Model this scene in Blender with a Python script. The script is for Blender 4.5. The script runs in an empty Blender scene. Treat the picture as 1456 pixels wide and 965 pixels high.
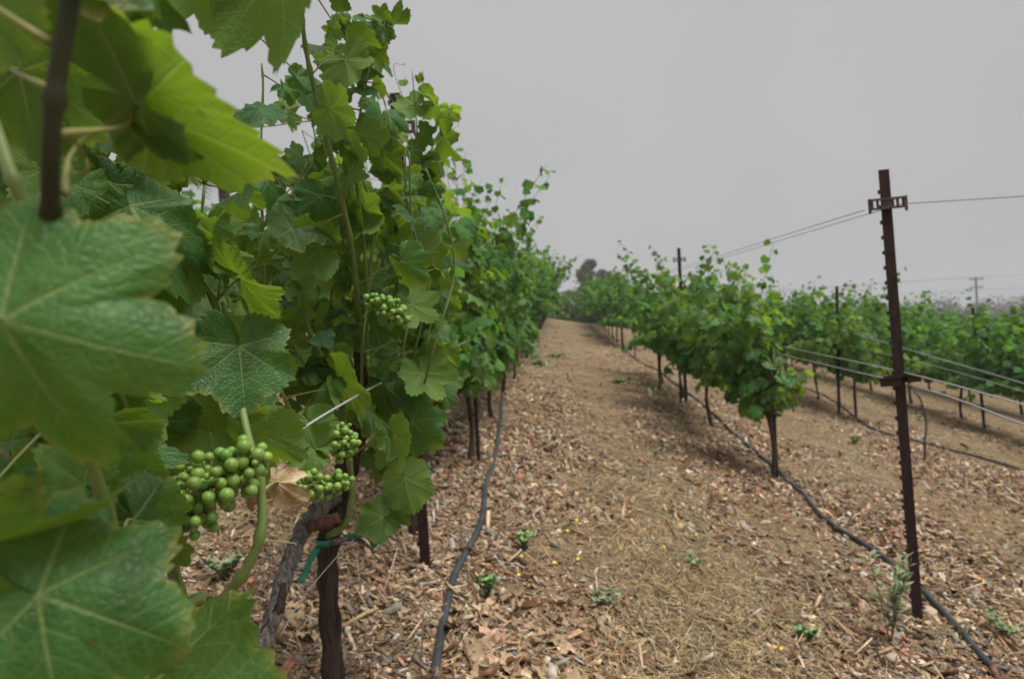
import bpy, math, random
import numpy as np
from mathutils import Vector, Matrix

# ------------------------------------------------------------------ scene, camera, light
scene = bpy.context.scene
COL = scene.collection
R = math.radians

EYE = Vector((0, 0, 1.5))
YAW, PITCH, ROLL = R(-4.2), R(-0.95), R(3.0)
FPX, CX, CY = 970.67, 728.0, 482.5          # 24 mm lens on a 1456 x 965 picture
fwd = Vector((math.sin(YAW) * math.cos(PITCH), math.cos(YAW) * math.cos(PITCH), math.sin(PITCH)))
r0 = Vector((math.cos(YAW), -math.sin(YAW), 0)); u0 = r0.cross(fwd)
up = (u0 * math.cos(ROLL) + r0 * math.sin(ROLL)).normalized(); right = fwd.cross(up).normalized()
cam_data = bpy.data.cameras.new('camera')
cam = bpy.data.objects.new('camera', cam_data); COL.objects.link(cam)
m3 = Matrix((right, up, -fwd)).transposed()
cam.matrix_world = Matrix.Translation(EYE) @ m3.to_4x4()
cam_data.lens = 24; cam_data.sensor_width = 36; cam_data.clip_start = 0.02; cam_data.clip_end = 5000
cam_data.dof.use_dof = True; cam_data.dof.focus_distance = 0.95; cam_data.dof.aperture_fstop = 6.0
scene.camera = cam
scene.render.engine = 'CYCLES'
scene.cycles.max_bounces = 14; scene.cycles.diffuse_bounces = 8; scene.cycles.transmission_bounces = 12
scene.view_settings.view_transform = 'Standard'; scene.view_settings.look = 'None'
scene.view_settings.exposure = 1.5; scene.view_settings.gamma = 1.0

SUN_EL, SUN_AZ = R(66), R(118)              # azimuth from +Y towards +X
world = bpy.data.worlds.new('World'); scene.world = world; world.use_nodes = True
nt = world.node_tree; nt.nodes.clear()
sky = nt.nodes.new('ShaderNodeTexSky'); sky.sky_type = 'NISHITA'; sky.sun_disc = False
sky.sun_elevation = SUN_EL; sky.sun_rotation = SUN_AZ; sky.dust_density = 5.0; sky.air_density = 1.0
hs = nt.nodes.new('ShaderNodeHueSaturation'); hs.inputs['Saturation'].default_value = 0.12
hs.inputs['Value'].default_value = 0.8
nt.links.new(sky.outputs[0], hs.inputs['Color'])
mx = nt.nodes.new('ShaderNodeMix'); mx.data_type = 'RGBA'; mx.inputs[0].default_value = 0.88
nt.links.new(hs.outputs[0], mx.inputs[6]); mx.inputs[7].default_value = (3.36, 3.35, 3.38, 1)   # even cloud deck
bg = nt.nodes.new('ShaderNodeBackground'); bg.inputs['Strength'].default_value = 0.05
tc = nt.nodes.new('ShaderNodeTexCoord'); cn = nt.nodes.new('ShaderNodeTexNoise'); cn.inputs['Scale'].default_value = 1.6; cn.inputs['Detail'].default_value = 3
nt.links.new(tc.outputs['Generated'], cn.inputs['Vector'])
cm = nt.nodes.new('ShaderNodeMapRange'); cm.inputs[1].default_value = .3; cm.inputs[2].default_value = .7; cm.inputs[3].default_value = .93; cm.inputs[4].default_value = 1.12
nt.links.new(cn.outputs[0], cm.inputs[0])
cv = nt.nodes.new('ShaderNodeVectorMath'); cv.operation = 'SCALE'; nt.links.new(mx.outputs[2], cv.inputs[0]); nt.links.new(cm.outputs[0], cv.inputs['Scale'])
nt.links.new(cv.outputs[0], bg.inputs['Color'])
wo = nt.nodes.new('ShaderNodeOutputWorld'); nt.links.new(bg.outputs[0], wo.inputs['Surface'])
sd = bpy.data.lights.new('sun', 'SUN'); sd.energy = 1.5; sd.angle = R(34); sd.color = (1.0, 0.965, 0.91)
sun = bpy.data.objects.new('sun', sd); COL.objects.link(sun)
sdir = Vector((math.sin(SUN_AZ) * math.cos(SUN_EL), math.cos(SUN_AZ) * math.cos(SUN_EL), math.sin(SUN_EL)))
sun.rotation_euler = (-sdir).to_track_quat('-Z', 'Y').to_euler(); sun.location = (0, 0, 30)

# ------------------------------------------------------------------ surveying helpers
def W(px, py, d):                            # a sight line and a distance give a place
    return EYE + (fwd + right * ((px - CX) / FPX) - up * ((py - CY) / FPX)) * d
def pix(p):
    v = Vector(p) - EYE; d = v.dot(fwd)
    return CX + FPX * v.dot(right) / d, CY - FPX * v.dot(up) / d, d

_rs = np.random.RandomState(5); _tab = _rs.rand(256, 256)
def vnoise(x, y):
    x = np.asarray(x, float); y = np.asarray(y, float)
    xi = np.floor(x).astype(int); yi = np.floor(y).astype(int); fx = x - xi; fy = y - yi
    fx = fx * fx * (3 - 2 * fx); fy = fy * fy * (3 - 2 * fy)
    a = _tab[xi & 255, yi & 255]; b = _tab[(xi + 1) & 255, yi & 255]
    c = _tab[xi & 255, (yi + 1) & 255]; e = _tab[(xi + 1) & 255, (yi + 1) & 255]
    return (a * (1 - fx) + b * fx) * (1 - fy) + (c * (1 - fx) + e * fx) * fy
def zg(x, y):
    x = np.asarray(x, float); y = np.asarray(y, float)
    xs = np.where(x > 7, 7 + 5 * (1 - np.exp(-(np.maximum(x, 7) - 7) / 5)), x)
    xs = np.where(x < -4, -4 - 3 * (1 - np.exp((np.minimum(x, -4) + 4) / 3)), xs)
    t = np.maximum(y - 26, 0)
    fy = 0.05 * np.clip(y, -40, 26) + 0.05 * t * np.exp(-t / 10) - 5 * (1 - np.exp(-np.maximum(t - 10, 0) / 200))
    near = np.exp(-(np.abs(x) + np.abs(y)) / 40)
    return (0.29 - 0.19 * xs + fy + near * (0.05 * (vnoise(x * .9, y * .9) - .5) + 0.022 * (vnoise(x * 3.1 + 9, y * 3.1) - .5)
            + 0.012 * (vnoise(x * 9.3, y * 9.3 + 4) - .5)))
def zgf(x, y): return float(zg(x, y))
def G(px, py):
    v = fwd + right * ((px - CX) / FPX) - up * ((py - CY) / FPX); t = 1.0
    lo, hi = 0.3, 0.3
    while hi < 200:
        p = EYE + v * hi
        if p.z < zgf(p.x, p.y): break
        lo = hi; hi *= 1.15
    for _ in range(30):
        m = (lo + hi) / 2; p = EYE + v * m
        if p.z < zgf(p.x, p.y): hi = m
        else: lo = m
    return EYE + v * lo

# ------------------------------------------------------------------ object helpers
def link(o, parent=None):
    COL.objects.link(o)
    if parent is not None: o.parent = parent
    return o
def tag(o, label=None, cat=None, group=None, kind=None):
    if label: o['label'] = label
    if cat: o['category'] = cat
    if group: o['group'] = group
    if kind: o['kind'] = kind
    return o
def empty(name, loc=(0, 0, 0)):
    o = bpy.data.objects.new(name, None); o.location = loc; o.empty_display_size = 0.1
    return link(o)

class MB:
    def __init__(s): s.v = []; s.f = []; s.m = []; s.sm = []
    def add(s, v, f, mat=0, smooth=True):
        b = len(s.v); s.v.extend(tuple(p) for p in v)
        for q in f: s.f.append(tuple(i + b for i in q)); s.m.append(mat); s.sm.append(smooth)
    def tube(s, pts, rad, n=6, mat=0, ridge=0.0, rng=None, cap=True):
        pts = [Vector(p) for p in pts]
        if not hasattr(rad, '__len__'): rad = [rad] * len(pts)
        t = (pts[1] - pts[0]).normalized()
        a = t.orthogonal().normalized(); vs = []; fs = []
        ph = [(rng.random() if rng else 0) for _ in range(n)]
        for i, p in enumerate(pts):
            t2 = (pts[min(i + 1, len(pts) - 1)] - pts[max(i - 1, 0)]).normalized()
            a = (a - t2 * a.dot(t2)).normalized(); b = t2.cross(a)
            for k in range(n):
                an = 2 * math.pi * k / n
                r = rad[i] * (1 + (ridge * (ph[k] - .5 + .5 * (rng.random() - .5)) * 2 if ridge else 0))
                vs.append(p + (a * math.cos(an) + b * math.sin(an)) * r)
        for i in range(len(pts) - 1):
            for k in range(n):
                k2 = (k + 1) % n
                fs.append((i * n + k, i * n + k2, (i + 1) * n + k2, (i + 1) * n + k))
        if cap:
            fs.append(tuple(range(n - 1, -1, -1))); fs.append(tuple((len(pts) - 1) * n + k for k in range(n)))
        s.add(vs, fs, mat)
    def box(s, c, d, mat=0, rot=None):
        c = Vector(c); vs = []
        for x in (-.5, .5):
            for y in (-.5, .5):
                for z in (-.5, .5):
                    q = Vector((x * d[0], y * d[1], z * d[2]))
                    if rot is not None: q = rot @ q
                    vs.append(c + q)
        s.add(vs, [(0, 1, 3, 2), (4, 6, 7, 5), (0, 4, 5, 1), (2, 3, 7, 6), (0, 2, 6, 4), (1, 5, 7, 3)], mat, False)
    def ball(s, c, r, nu=10, nv=7, mat=0, sq=(1, 1, 1)):
        vs = [Vector(c) + Vector((0, 0, r * sq[2]))]; fs = []
        for j in range(1, nv):
            th = math.pi * j / nv
            for i in range(nu):
                a = 2 * math.pi * i / nu
                vs.append(Vector(c) + Vector((r * sq[0] * math.sin(th) * math.cos(a), r * sq[1] * math.sin(th) * math.sin(a), r * sq[2] * math.cos(th))))
        vs.append(Vector(c) - Vector((0, 0, r * sq[2])))
        for i in range(nu): fs.append((0, 1 + i, 1 + (i + 1) % nu))
        for j in range(nv - 2):
            for i in range(nu):
                a = 1 + j * nu + i; b = 1 + j * nu + (i + 1) % nu
                fs.append((a, a + nu, b + nu, b))
        L = len(vs) - 1
        for i in range(nu): fs.append((L, 1 + (nv - 2) * nu + (i + 1) % nu, 1 + (nv - 2) * nu + i))
        s.add(vs, fs, mat)
    def mesh(s, name, mats):
        me = bpy.data.meshes.new(name); me.from_pydata(s.v, [], s.f)
        for m in mats: me.materials.append(m)
        me.polygons.foreach_set('material_index', s.m); me.polygons.foreach_set('use_smooth', s.sm)
        me.update(); return me
    def build(s, name, mats, parent=None, origin=None):
        if not isinstance(mats, (list, tuple)): mats = [mats]
        if origin is not None:
            o = Vector(origin); s.v = [tuple(Vector(p) - o) for p in s.v]
        ob = bpy.data.objects.new(name, s.mesh(name, mats))
        if origin is not None and parent is None: ob.location = origin
        return link(ob, parent)

def spline(pts, n):                          # Catmull-Rom through points
    P = [Vector(p) for p in pts]
    if len(P) == 2: return [P[0].lerp(P[1], i / n) for i in range(n + 1)]
    Q = [P[0] * 2 - P[1]] + P + [P[-1] * 2 - P[-2]]; out = []
    seg = len(P) - 1
    for i in range(n + 1):
        u = i / n * seg; k = min(int(u), seg - 1); t = u - k
        a, b, c, d = Q[k], Q[k + 1], Q[k + 2], Q[k + 3]
        out.append(0.5 * ((2 * b) + (c - a) * t + (2 * a - 5 * b + 4 * c - d) * t * t + (3 * b - a - 3 * c + d) * t ** 3))
    return out
def taper(a, b, n): return [a + (b - a) * i / (n - 1) for i in range(n)]

# ------------------------------------------------------------------ materials
class NG:
    def __init__(s, name):
        s.mat = bpy.data.materials.new(name); s.mat.use_nodes = True; s.t = s.mat.node_tree; s.t.nodes.clear()
    def n(s, typ, **kw):
        x = s.t.nodes.new('ShaderNode' + typ)
        for k, v in kw.items(): setattr(x, k, v)
        return x
    def put(s, sock, v):
        if isinstance(v, bpy.types.NodeSocket): s.t.links.new(v, sock)
        elif isinstance(v, tuple) and len(v) == 3 and sock.type == 'RGBA': sock.default_value = (*v, 1)
        else: sock.default_value = v
    def math(s, op, a, b=0.0, c=0.0, clamp=False):
        x = s.n('Math', operation=op, use_clamp=clamp)
        for i, v in enumerate((a, b, c)): s.put(x.inputs[i], v)
        return x.outputs[0]
    def mr(s, v, a, b, c=0.0, d=1.0):
        x = s.n('MapRange'); x.clamp = True
        for i, q in enumerate((v, a, b, c, d)): s.put(x.inputs[i], q)
        return x.outputs[0]
    def mix(s, f, a, b, blend='MIX'):
        x = s.n('Mix', data_type='RGBA', blend_type=blend); s.put(x.inputs[0], f); s.put(x.inputs[6], a); s.put(x.inputs[7], b)
        return x.outputs[2]
    def noise(s, vec, scale, detail=3, rough=.55, out=0):
        x = s.n('TexNoise'); x.inputs['Scale'].default_value = scale; x.inputs['Detail'].default_value = detail
        x.inputs['Roughness'].default_value = rough
        if vec is not None: s.t.links.new(vec, x.inputs['Vector'])
        return x.outputs[out]
    def mapping(s, vec, scale=(1, 1, 1), loc=(0, 0, 0)):
        x = s.n('Mapping'); x.inputs['Scale'].default_value = scale; s.t.links.new(vec, x.inputs['Vector'])
        if isinstance(loc, tuple): x.inputs['Location'].default_value = loc
        else: s.t.links.new(loc, x.inputs['Location'])
        return x.outputs[0]
    def bump(s, h, strength=.3, dist=.002):
        x = s.n('Bump'); x.inputs['Strength'].default_value = strength; x.inputs['Distance'].default_value = dist
        s.t.links.new(h, x.inputs['Height']); return x.outputs[0]
    def bsdf(s, base, rough=.6, spec=.3, normal=None, metal=0.0, sss=0.0):
        x = s.n('BsdfPrincipled'); s.put(x.inputs['Base Color'], base); s.put(x.inputs['Roughness'], rough)
        x.inputs['Specular IOR Level'].default_value = spec; s.put(x.inputs['Metallic'], metal)
        if sss: x.inputs['Subsurface Weight'].default_value = sss; x.inputs['Subsurface Radius'].default_value = (.6, 1, .2); x.inputs['Subsurface Scale'].default_value = .004
        if normal is not None: s.t.links.new(normal, x.inputs['Normal'])
        return x
    def out(s, sh):
        o = s.n('OutputMaterial'); s.t.links.new(sh if isinstance(sh, bpy.types.NodeSocket) else sh.outputs[0], o.inputs['Surface']); return s.mat

def leaf_material(name, dark, light, trans, under, tfac=.42, rimcol=(.42, .33, .08), rimamt=.45, rough=.42, fine=True):
    g = NG(name)
    oi = g.n('ObjectInfo'); rnd = oi.outputs['Random']
    uvf = g.n('UVMap', uv_map='flat').outputs[0]; uvv = g.n('UVMap', uv_map='vein').outputs[0]
    sp = g.n('SeparateXYZ'); g.t.links.new(uvv, sp.inputs[0]); al, ac = sp.outputs[0], sp.outputs[1]
    rim = g.n('Attribute', attribute_name='rim').outputs['Fac']
    off = g.n('CombineXYZ'); g.put(off.inputs[0], g.math('MULTIPLY', rnd, 37.0)); g.put(off.inputs[1], g.math('MULTIPLY', rnd, 91.0))
    vec = g.mapping(uvf, loc=off.outputs[0])
    w = g.math('MAXIMUM', g.math('MULTIPLY', g.math('SUBTRACT', 1.15, al), .016), .004)
    main = g.mr(g.math('DIVIDE', ac, w), .5, 1.5, 1, 0)
    if fine:
        fr = g.math('FRACT', g.math('ADD', g.math('MULTIPLY', g.math('SUBTRACT', al, g.math('MULTIPLY', ac, .8)), 6.2), .25))
        dist = g.math('ABSOLUTE', g.math('SUBTRACT', fr, .5))
        sec = g.math('MULTIPLY', g.mr(dist, .02, .075, 1, 0), g.mr(ac, .1, .5, .75, .25))
        vo = g.n('TexVoronoi', feature='DISTANCE_TO_EDGE'); vo.inputs['Scale'].default_value = 15; g.t.links.new(vec, vo.inputs['Vector'])
        ter = g.mr(vo.outputs[0], 0, .09, 1, 0)
        vm = g.math('MAXIMUM', main, g.math('MAXIMUM', g.math('MULTIPLY', sec, .62), g.math('MULTIPLY', ter, .2)))
        hgt = g.math('SUBTRACT', g.math('MULTIPLY', g.math('MINIMUM', vo.outputs[0], .25), 2.2), g.math('MAXIMUM', main, g.math('MULTIPLY', sec, .8)))
        hgt = g.math('ADD', hgt, g.math('MULTIPLY', g.noise(vec, 9, 2), .8))
        nrm = g.bump(hgt, .5, .0016)
    else:
        vm = main; nrm = None
    n1 = g.noise(vec, 2.3, 3)
    base = g.mix(g.mr(n1, .35, .65), dark, light)
    hsv = g.n('HueSaturation'); g.put(hsv.inputs['Hue'], g.math('ADD', g.math('MULTIPLY', rnd, .06), .472))
    g.put(hsv.inputs['Value'], g.mr(g.math('FRACT', g.math('MULTIPLY', rnd, 13.7)), 0, 1, .62, 1.42)); g.put(hsv.inputs['Color'], base)
    base = hsv.outputs[0]
    base = g.mix(g.math('MULTIPLY', vm, .55), base, (.27, .36, .13))
    rm = g.math('MULTIPLY', g.mr(rim, .88, 1.0), g.mr(g.noise(vec, 3.1, 3), .42, .62)); rm = g.math('MULTIPLY', rm, rimamt)
    base = g.mix(rm, base, rimcol)
    spot = g.math('MULTIPLY', g.mr(g.noise(vec, 7.0, 2), .70, .76), .6)
    base = g.mix(spot, base, (.12, .075, .03))
    bf = g.n('NewGeometry').outputs['Backfacing']
    col = g.mix(g.math('MULTIPLY', bf, .8), base, g.mix(g.math('MULTIPLY', vm, .7), under, (.30, .38, .16)))
    tr = g.mix(g.math('MULTIPLY', vm, .45), trans, (.42, .5, .12)); tr = g.mix(rm, tr, (.5, .42, .08)); tr = g.mix(spot, tr, (.12, .08, .02))
    tv = g.n('HueSaturation'); g.put(tv.inputs['Color'], tr); g.put(tv.inputs['Value'], g.mr(g.math('FRACT', g.math('MULTIPLY', rnd, 7.3)), 0, 1, .65, 1.25))
    tl = g.n('BsdfTranslucent'); g.put(tl.inputs['Color'], tv.outputs[0])
    pr = g.bsdf(col, g.math('ADD', g.math('MULTIPLY', bf, .25), rough), .30, nrm)
    if nrm is not None: g.t.links.new(nrm, tl.inputs['Normal'])
    ms = g.n('MixShader'); ms.inputs[0].default_value = tfac
    g.t.links.new(pr.outputs[0], ms.inputs[1]); g.t.links.new(tl.outputs[0], ms.inputs[2])
    return g.out(ms)
M = {}
GREEN = dict(dark=(.020, .084, .020), light=(.055, .162, .042), trans=(.27, .45, .02), under=(.14, .25, .055), rough=.42, tfac=.38)
M['leaf'] = leaf_material('vine_leaf_blade', **GREEN)
M['leaf_mid'] = leaf_material('vine_leaf_blade_mid', dark=(.046, .145, .040), light=(.090, .225, .058), trans=(.30, .48, .03), under=(.16, .27, .08), tfac=.45, fine=False)
M['dry_leaf'] = leaf_material('dry_leaf_blade', dark=(.36, .21, .13), light=(.60, .43, .30), trans=(.45, .28, .12), under=(.42, .30, .2), tfac=.12, rimamt=.3, rough=.75)

def simple(name, c1, c2, scale, rough=.7, spec=.3, stretch=(1, 1, 1), bs=.4, bd=.004, rndv=0, metal=0., sss=0., detail=4, coord='Object'):
    g = NG(name); v = g.n('TexCoord').outputs[coord]
    v = g.mapping(v, stretch); nz = g.noise(v, scale, detail)
    c = g.mix(g.mr(nz, .32, .68), c1, c2)
    if rndv:
        h = g.n('HueSaturation'); r_ = g.n('ObjectInfo').outputs['Random']; g.put(h.inputs['Value'], g.mr(r_, 0, 1, 1 - rndv, 1 + rndv))
        g.put(h.inputs['Hue'], g.mr(g.math('FRACT', g.math('MULTIPLY', r_, 5.7)), 0, 1, .485, .515)); g.put(h.inputs['Color'], c); c = h.outputs[0]
    nrm = g.bump(g.noise(v, scale * 2.3, detail), bs, bd) if bs else None
    return g.out(g.bsdf(c, rough, spec, nrm, metal, sss))
M['petiole'] = simple('petiole_green', (.20, .27, .07), (.27, .20, .085), 40, .5, .35, bs=0, rndv=.2)
M['shoot_dark'] = simple('shaded_cane', (.026, .036, .012), (.045, .042, .018), 30, .6, .3, bs=.3, bd=.001)  # darker copy of the green cane, its backlit shade put into the colour
M['shoot'] = simple('green_cane', (.11, .19, .045), (.19, .24, .075), 30, .5, .35, (1, 1, .3), .3, .001)
M['shoot_far'] = simple('cane_far', (.09, .11, .04), (.14, .12, .06), 20, .6, .3, bs=0)
M['bark'] = simple('vine_bark', (.06, .052, .048), (.32, .29, .275), 150, .9, .15, (1, 1, .07), 1.0, .012, detail=6)
M['bark_dark'] = simple('vine_bark_dark', (.028, .018, .015), (.105, .078, .064), 130, .9, .15, (1, 1, .07), 1.0, .012, detail=6)
M['bark_spur'] = simple('spur_bark', (.06, .032, .022), (.19, .11, .07), 60, .85, .2, (1, 1, 1), .9, .004)
M['grape'] = simple('green_grape_skin', (.145, .26, .042), (.22, .345, .075), 90, .38, .4, bs=.06, bd=.0006, rndv=.16, sss=.25)
M['rust'] = simple('rusty_steel', (.008, .005, .005), (.040, .016, .012), 60, .75, .35, (1, 1, .4), .5, .002, metal=.15)
M['rust_mid'] = simple('dull_steel', (.05, .04, .038), (.12, .085, .07), 40, .65, .4, bs=.4, bd=.001, metal=.3)
M['wire'] = simple('galvanised_wire', (.42, .44, .45), (.60, .61, .62), 200, .45, .5, bs=0, metal=.35)
M['wire_dark'] = simple('weathered_wire', (.10, .10, .105), (.2, .2, .2), 150, .55, .4, bs=0, metal=.3)
M['hose'] = simple('black_poly_tube', (.026, .029, .033), (.058, .061, .066), 9, .48, .45, bs=.2, bd=.001)
M['tape'] = simple('green_tie_tape', (.010, .17, .10), (.02, .25, .15), 30, .4, .45, bs=.2, bd=.001)
M['weed'] = simple('weed_leaf', (.15, .27, .09), (.28, .42, .16), 40, .6, .3, bs=0, rndv=.25)
M['weed_grey'] = simple('grey_weed_leaf', (.17, .24, .12), (.29, .37, .20), 40, .7, .2, bs=0, rndv=.2)
M['petal'] = simple('yellow_petal', (.72, .58, .03), (.8, .68, .05), 30, .6, .3, bs=0)
M['twig'] = simple('dry_twig', (.12, .075, .045), (.25, .17, .11), 60, .85, .15, bs=.4, bd=.002, rndv=.2)
M['stone'] = simple('pale_stone', (.40, .29, .22), (.56, .45, .36), 22, .85, .2, bs=.6, bd=.004, rndv=.15)
M['chip_wood'] = simple('chip_wood', (.28, .17, .09), (.50, .35, .21), 35, .85, .15, (1, .2, 1), .5, .003, rndv=.4)
M['pole_wood'] = simple('pole_wood', (.05, .045, .045), (.1, .09, .085), 4, .9, .1, bs=0)
M['insulator'] = simple('insulator', (.18, .18, .19), (.25, .25, .26), 4, .5, .4, bs=0)

def col_attr(name, rough=.85, spec=.15, scale=60, bd=.003, trans=0):
    g = NG(name); c = g.n('Attribute', attribute_name='Col').outputs['Color']
    v = g.n('TexCoord').outputs['Object']; nz = g.noise(v, scale, 3)
    c = g.mix(1.0, c, g.mix(g.mr(nz, .3, .7), (.6, .57, .54), (1.25, 1.22, 1.2)), 'MULTIPLY')
    pr = g.bsdf(c, rough, spec, g.bump(nz, .5, bd))
    if not trans: return g.out(pr)
    tl = g.n('BsdfTranslucent'); g.put(tl.inputs['Color'], g.mix(1.0, c, (2.6, 2.3, .8), 'MULTIPLY'))
    ms = g.n('MixShader'); ms.inputs[0].default_value = trans
    g.t.links.new(pr.outputs[0], ms.inputs[1]); g.t.links.new(tl.outputs[0], ms.inputs[2]); return g.out(ms)
M['mulch'] = col_attr('mulch_chips')
M['crown'] = col_attr('far_foliage', .6, .25, 8, .01, .4)

def ground_material():
    g = NG('vineyard_soil'); v = g.n('TexCoord').outputs['Object']
    a = g.noise(v, 1.1, 4); b = g.noise(v, 16, 5, .65); c = g.noise(v, 75, 4, .7); e = g.noise(v, .35, 3)
    soil = g.mix(g.mr(b, .3, .7), (.12, .074, .044), (.36, .24, .138))
    straw = g.mix(g.mr(b, .3, .7), (.13, .10, .060), (.37, .29, .175))
    base = g.mix(g.mr(g.math('ADD', a, g.math('MULTIPLY', e, .4)), .55, .82), soil, straw)
    base = g.mix(g.mr(c, .55, .75), base, (.60, .44, .28))
    base = g.mix(g.mr(c, .42, .28), base, (.09, .055, .036))
    g2 = g.mr(g.noise(v, .9, 4, .6), .62, .72); base = g.mix(g.math('MULTIPLY', g2, .6), base, (.16, .155, .085))
    g3 = g.mr(g.noise(v, 3.1, 6, .75), .48, .62); base = g.mix(g.math('MULTIPLY', g3, .7), base, (.125, .088, .058))
    g4 = g.mr(g.noise(v, 22, 5, .75), .56, .68); base = g.mix(g.math('MULTIPLY', g4, .6), base, (.40, .27, .15))
    g5 = g.mr(g.noise(v, 31, 4, .7), .56, .66); base = g.mix(g.math('MULTIPLY', g5, .6), base, (.08, .055, .036))
    h = g.math('ADD', g.math('MULTIPLY', b, .6), c)
    return g.out(g.bsdf(base, .95, .1, g.bump(h, .9, .02)))
M['ground'] = ground_material()

# ------------------------------------------------------------------ the ground sheet
def axis(lo, hi, step, far_lo, far_hi, grow=1.18):
    a = list(np.arange(lo, hi + 1e-6, step)); s = step
    while a[-1] < far_hi: s *= grow; a.append(a[-1] + s)
    s = step; pre = []
    x = lo
    while x > far_lo: s *= grow; x -= s; pre.append(x)
    return np.array(pre[::-1] + a)
gx = axis(-2.5, 6.0, .05, -600, 600); gy = axis(1.0, 13.0, .05, -600, 600)
X, Y = np.meshgrid(gx, gy); Z = zg(X, Y)
nx, ny = len(gx), len(gy)
vg = np.stack([X.ravel(), Y.ravel(), Z.ravel()], 1)
idx = np.arange(nx * ny).reshape(ny, nx)
fg = np.stack([idx[:-1, :-1].ravel(), idx[:-1, 1:].ravel(), idx[1:, 1:].ravel(), idx[1:, :-1].ravel()], 1)
def np_mesh(name, v, f, mats, col=None, smooth=False):
    me = bpy.data.meshes.new(name); n, k = f.shape
    me.vertices.add(len(v)); me.vertices.foreach_set('co', np.ascontiguousarray(v, dtype=np.float32).ravel())
    me.loops.add(n * k); me.loops.foreach_set('vertex_index', np.ascontiguousarray(f, dtype=np.int32).ravel())
    me.polygons.add(n); me.polygons.foreach_set('loop_start', np.arange(0, n * k, k, dtype=np.int32))
    if smooth: me.polygons.foreach_set('use_smooth', np.ones(n, dtype=bool))
    for m in mats: me.materials.append(m)
    me.update(calc_edges=True); me.validate()
    if col is not None:
        ca = me.color_attributes.new('Col', 'FLOAT_COLOR', 'POINT')
        ca.data.foreach_set('color', np.concatenate([col, np.ones((len(col), 1))], 1).astype(np.float32).ravel())
    return me
ground = link(bpy.data.objects.new('ground', np_mesh('ground', vg, fg, [M['ground']], smooth=True)))
tag(ground, 'sloping vineyard ground of dry soil and straw', 'ground', kind='structure')

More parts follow.
